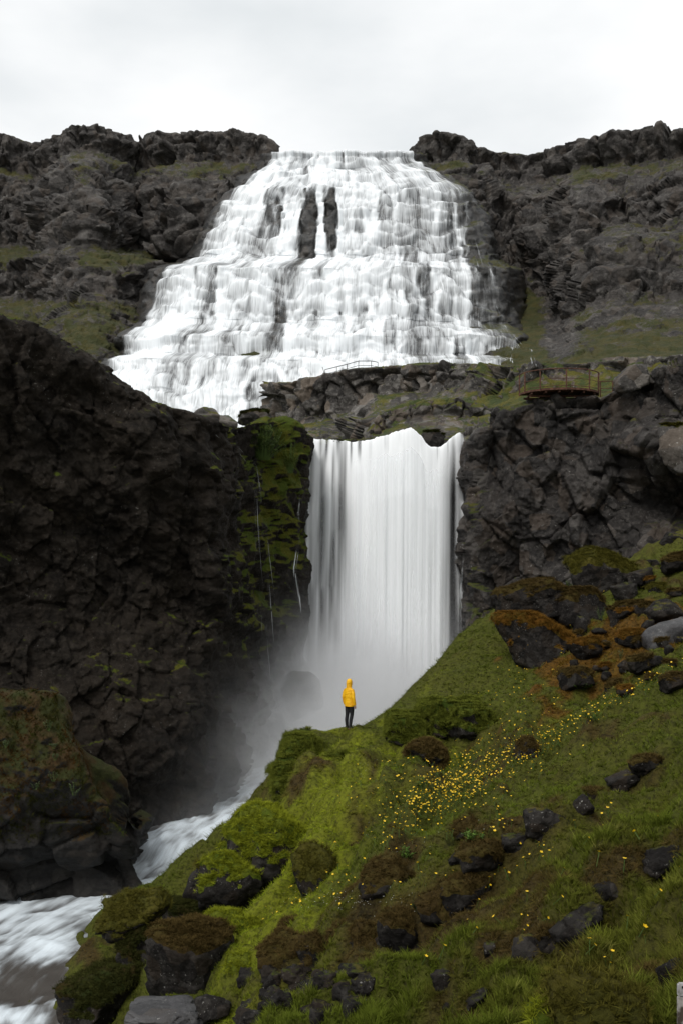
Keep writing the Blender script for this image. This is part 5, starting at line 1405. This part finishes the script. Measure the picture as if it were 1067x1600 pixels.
jacket = put('jacket', tubes_mesh([[(0, 0.02, 0.79, .205, .15), (0, 0.02, 0.86, .200, .148), (0, 0.015, 1.02, .178, .138), (0, 0.01, 1.22, .190, .140), (0, 0.0, 1.36, .178, .115), (0, 0.0, 1.43, .105, .085), (0, 0.005, 1.47, .085, .085)]] +
    [[(0.15 * s, 0, 1.375, .075, .075), (0.215 * s, -0.01, 1.24, .072, .072), (0.25 * s, -0.02, 1.08, .064, .064), (0.258 * s, 0.02, 0.92, .058, .058), (0.256 * s, 0.045, 0.82, .050, .050)] for s in (1, -1)], 0.012, 5), M_jacket, person)
hoodm = tubes_mesh([[(0, 0.0, 1.42, .10, .10), (0, 0.01, 1.50, .098, .110), (0, 0.02, 1.58, .104, .122), (0, 0.02, 1.66, .094, .112), (0, 0.02, 1.71, .060, .072), (0, 0.02, 1.728, .02, .03)]], 0.012, 3)
bm = bmesh.new(); bm.from_mesh(hoodm)      # the face opening
bmesh.ops.delete(bm, geom=[f for f in bm.faces if f.calc_center_median().y > 0.095 and 1.49 < f.calc_center_median().z < 1.67 and abs(f.calc_center_median().x) < 0.075], context='FACES')
bm.to_mesh(hoodm); bm.free()
put('hood', hoodm, M_jacket, jacket)
put('hem_band', tubes_mesh([[(0, 0.02, 0.775, .206, .152), (0, 0.02, 0.80, .209, .155)]], 0.01, 1), M_jacket, jacket)
put('trousers', tubes_mesh([[(0, 0.02, 0.80, .165, .125), (0, 0.02, 0.95, .165, .125)]] + [[(x, y, z, rx + .016, ry + .016) for (x, y, z, rx, ry) in leg(s)[:-1]] for s in (1, -1)], 0.011, 4), M_trous, person)
for s in (1, -1):
    sh = put('shoe', tubes_mesh([[(0.08 * s, -0.085, 0.05, .042, .045), (0.083 * s, 0.02, 0.055, .052, .050), (0.088 * s, 0.12, 0.035, .050, .034), (0.09 * s, 0.185, 0.03, .036, .024)], [(0.08 * s, -0.03, 0.05, .045, .055), (0.08 * s, -0.025, 0.115, .045, .052)]], 0.009, 3), M_shoe, person)
    put('sole', tubes_mesh([[(0.08 * s, -0.09, 0.012, .045, .014), (0.085 * s, 0.05, 0.012, .054, .014), (0.09 * s, 0.195, 0.014, .042, .012)]], 0.006, 1), M_sole, sh)
person.location = (fp_[0], fp_[1], fp_[2] + 0.0)
person.rotation_euler = (0, 0, R(-46))
person.scale = (0.95, 0.95, 1.0)

# ------------------------------------------------------------------ rusty viewing platform on the right cliff
k = MK('rusty_steel'); p_ = k.pos()
M_rust = k.done(k.bsdf(k.mix(k.ss(k.noise(p_, 6, 5), 0.4, 0.65), (0.050, 0.022, 0.014), (0.110, 0.050, 0.030)), 0.85, k.bump(k.noise(p_, 40, 3), 0.4, 0.01), 0.3))
def bar(name, pts, r, mat, parent, n=6, closed=False):
    V, Q = [], []
    pts = [Vector(p) for p in pts]
    for j, p in enumerate(pts):
        a = pts[max(j - 1, 0)]; b = pts[min(j + 1, len(pts) - 1)]; t = (b - a).normalized()
        e1 = t.cross(Vector((0, 0, 1))) if abs(t.z) < 0.9 else t.cross(Vector((0, 1, 0))); e1.normalize(); e2 = t.cross(e1)
        for i in range(n):
            an = (i + 0.5) * 2 * math.pi / n; V.append(tuple(p + e1 * r * math.cos(an) + e2 * r * math.sin(an)))
    for j in range(len(pts) - 1):
        for i in range(n): Q.append((j * n + i, j * n + (i + 1) % n, (j + 1) * n + (i + 1) % n, (j + 1) * n + i))
    me = bpy.data.meshes.new(name); me.from_pydata(V, [], Q + [tuple(reversed(range(n))), tuple(range((len(pts) - 1) * n, len(pts) * n))]); me.update()
    me.materials.append(mat); o = link(bpy.data.objects.new(name, me)); o.parent = parent; return o
plat = link(bpy.data.objects.new('viewing_platform', None))
pc = P(876, 612, 58.0); plat.location = pc
tag(plat, 'rusty curved viewing platform with railings on the right cliff', 'platform')
zt = 0.0
arcp = []
for i in range(25):
    a = math.pi * (1.0 + i / 24.0)
    arcp.append(Vector((2.32 * math.cos(a), 2.3 * math.sin(a) * 0.86, zt)))
arcp = [Vector((p.x, p.y + 0.6, p.z)) for p in arcp]
me = bpy.data.meshes.new('deck'); n = len(arcp)
V = [tuple(p) for p in arcp] + [(p.x, p.y, p.z - 0.12) for p in arcp]
me.from_pydata(V, [], [tuple(range(n)), tuple(reversed(range(n, 2 * n)))] + [(i, i + n, (i + 1) % n + n, (i + 1) % n) for i in range(n)]); me.update(); me.materials.append(M_rust)
link(bpy.data.objects.new('deck', me)).parent = plat
for i in range(6):
    x = -1.8 + i * 0.72; y0 = 0.6 - 1.98 * math.sqrt(max(0, 1 - (x / 2.32) ** 2))
    bar('beam', [(x, y0 + 0.1, -0.19), (x, 1.4, -0.19)], 0.07, M_rust, plat, 4)
bar('cross_beam', [(-1.9, -0.2, -0.30), (1.9, -0.2, -0.30)], 0.07, M_rust, plat, 4)
bar('cross_beam', [(-2.1, 0.5, -0.32), (2.1, 0.5, -0.32)], 0.07, M_rust, plat, 4)
for x in (-1.3, -0.2, 0.8): bar('support_leg', [(x, 0.3, -0.3), (x, 0.7, -1.2)], 0.07, M_rust, plat, 6)
for i in (0, 3, 7, 12, 17, 21, 24):
    p = arcp[i]; bar('post', [(p.x, p.y, -0.15), (p.x, p.y, 1.08)], 0.042, M_rust, plat, 6)
bar('top_rail', [(p.x, p.y, 1.08) for p in arcp], 0.034, M_rust, plat)
bar('mid_rail', [(p.x, p.y, 0.52) for p in arcp], 0.016, M_rust, plat)
bar('toe_rail', [(p.x, p.y, 0.10) for p in arcp], 0.020, M_rust, plat)
fen = link(bpy.data.objects.new('fence', None)); fen.location = pc
tag(fen, 'short rusty fence right of the viewing platform', 'fence')
e0 = arcp[-1]
for x in (0.12, 0.85): bar('post', [(e0.x + x, e0.y, -0.2), (e0.x + x, e0.y, 0.75)], 0.038, M_rust, fen)
bar('rail', [(e0.x + .12, e0.y, 0.72), (e0.x + 0.9, e0.y, 0.74), (e0.x + 2.0, e0.y - 0.1, 0.95)], 0.028, M_rust, fen)
for z in (0.1, 0.3): bar('rail', [(e0.x + .12, e0.y, z), (e0.x + 0.9, e0.y, z)], 0.02, M_rust, fen)

# railing on the ledge below the upper fall
k = MK('dark_steel'); M_steel = k.done(k.bsdf((0.035, 0.030, 0.028), 0.6))
rl = link(bpy.data.objects.new('railing', None)); rb = P(545, 580, 92.6); rl.location = rb
tag(rl, 'thin dark railing on the rock ledge in front of the upper waterfall', 'railing')
tops = [(508, 577.5), (526, 573), (542, 569), (560, 564), (580, 564), (590, 566)]
tp = [P(x, y, 92.6) - rb for x, y in tops]
for t in tp: bar('post', [(t[0], t[1], t[2] + 0.02), (t[0], t[1], t[2] - 1.15)], 0.035, M_steel, rl)
bar('top_rail', [tuple(t) for t in tp], 0.035, M_steel, rl)
bar('lower_rail', [(t[0], t[1], t[2] - 0.42) for t in tp], 0.025, M_steel, rl)
bar('end_stay', [(tp[0][0] - 0.25, tp[0][1], tp[0][2] + 0.25), (tp[0][0] + .12, tp[0][1], tp[0][2] - 0.9)], 0.03, M_steel, rl)

# marker post at the lower right corner
k = MK('weathered_post'); p_ = k.pos()
M_post = k.done(k.bsdf(k.mix(k.ss(k.noise(p_, 14, 5), 0.42, 0.6), (0.06, 0.045, 0.035), (0.32, 0.30, 0.28)), 0.85, k.bump(k.noise(k.map(p_, (1, 1, 0.2)), 60, 3), 0.5, 0.01)))
k = MK('hole_black'); M_hole = k.done(k.bsdf((0.01, 0.01, 0.01), 0.9))
k = MK('pale_paint'); M_cap = k.done(k.bsdf(k.mix(k.ss(k.noise(k.pos(), 30, 4), 0.4, 0.7), (0.34, 0.33, 0.33), (0.18, 0.17, 0.16)), 0.8))
po = link(bpy.data.objects.new('marker_post', None)); pl = P(1068, 1535, 5.6); po.location = (pl[0], pl[1], pl[2] - 0.9)
tag(po, 'weathered marker post with a pale top at the bottom right corner', 'post')
def box(name, c, s_, mat, parent, bev=0.004):
    bm = bmesh.new(); bmesh.ops.create_cube(bm, size=1); bmesh.ops.scale(bm, vec=s_, verts=bm.verts); bmesh.ops.translate(bm, vec=c, verts=bm.verts)
    bmesh.ops.bevel(bm, geom=bm.edges, offset=bev, segments=2, affect='EDGES'); me = bpy.data.meshes.new(name); bm.to_mesh(me); bm.free(); me.materials.append(mat)
    o = link(bpy.data.objects.new(name, me)); o.parent = parent; return o
box('shaft', (0, 0, 0.41), (0.072, 0.03, 0.82), M_post, po)
box('top', (0, -0.001, 0.86), (0.074, 0.034, 0.075), M_cap, po, 0.008)
hb = bmesh.new(); bmesh.ops.create_cone(hb, cap_ends=True, segments=16, radius1=0.007, radius2=0.007, depth=0.01, matrix=Matrix.Translation((-0.012, -0.016, 0.88)) @ Matrix.Rotation(R(90), 4, 'X'))
hm = bpy.data.meshes.new('bolt_hole'); hb.to_mesh(hm); hb.free(); hm.materials.append(M_hole); link(bpy.data.objects.new('bolt_hole', hm)).parent = po

# ------------------------------------------------------------------ spray at the foot of the lower fall, 
k = MK('spray'); p_ = k.pos()
def blob(c, r, a):
    v = k.n('VectorMath', operation='SUBTRACT'); k.put(v.inputs[0], p_); v.inputs[1].default_value = c
    w = k.n('VectorMath', operation='DIVIDE'); k.put(w.inputs[0], v.outputs[0]); w.inputs[1].default_value = r
    l = k.n('VectorMath', operation='DOT_PRODUCT'); k.put(l.inputs[0], w.outputs[0]); k.put(l.inputs[1], w.outputs[0])
    return k.math('MULTIPLY', k.math('EXPONENT', k.math('MULTIPLY', l.outputs['Value'], -1.0)), a)
den = None
for c_, r_, a_ in (((1.6, 57.0, -9.6), (3.8, 2.6, 3.8), 2.6), ((-1.0, 54.5, -9.8), (3.2, 3.4, 4.0), 0.9), ((-4.2, 48.5, -10.2), (3.0, 4.6, 3.2), 0.19), ((-6.5, 42.5, -11.6), (3.4, 4.0, 1.3), 0.06)):
    b_ = blob(c_, r_, a_); den = b_ if den is None else k.math('ADD', den, b_)
nz = k.ss(k.noise(p_, 0.35, 3, 0.55), 0.25, 0.75)
den = k.math('MULTIPLY', den, k.math('ADD', k.math('MULTIPLY', nz, 1.1), 0.35))
vs = k.n('VolumePrincipled'); vs.inputs['Color'].default_value = (0.985, 0.99, 1, 1); k.put(vs.inputs['Density'], den); vs.inputs['Anisotropy'].default_value = 0.1
M_spray = k.done(vs.outputs[0], True)
def vbox(name, lo, hi, mat, label):
    (a, b, c), (d, e, f) = lo, hi
    V = [(a, b, c), (d, b, c), (d, e, c), (a, e, c), (a, b, f), (d, b, f), (d, e, f), (a, e, f)]
    o = mesh_np(name, np.array(V), np.array([(0, 3, 2, 1), (4, 5, 6, 7), (0, 1, 5, 4), (1, 2, 6, 5), (2, 3, 7, 6), (3, 0, 4, 7)]), mat, False)
    tag(o, label, kind='stuff'); return o
vbox('mist', (-12.0, 36.5, -12.6), (7.5, 61.0, 1.5), M_spray, 'white spray drifting from the foot of the lower waterfall')
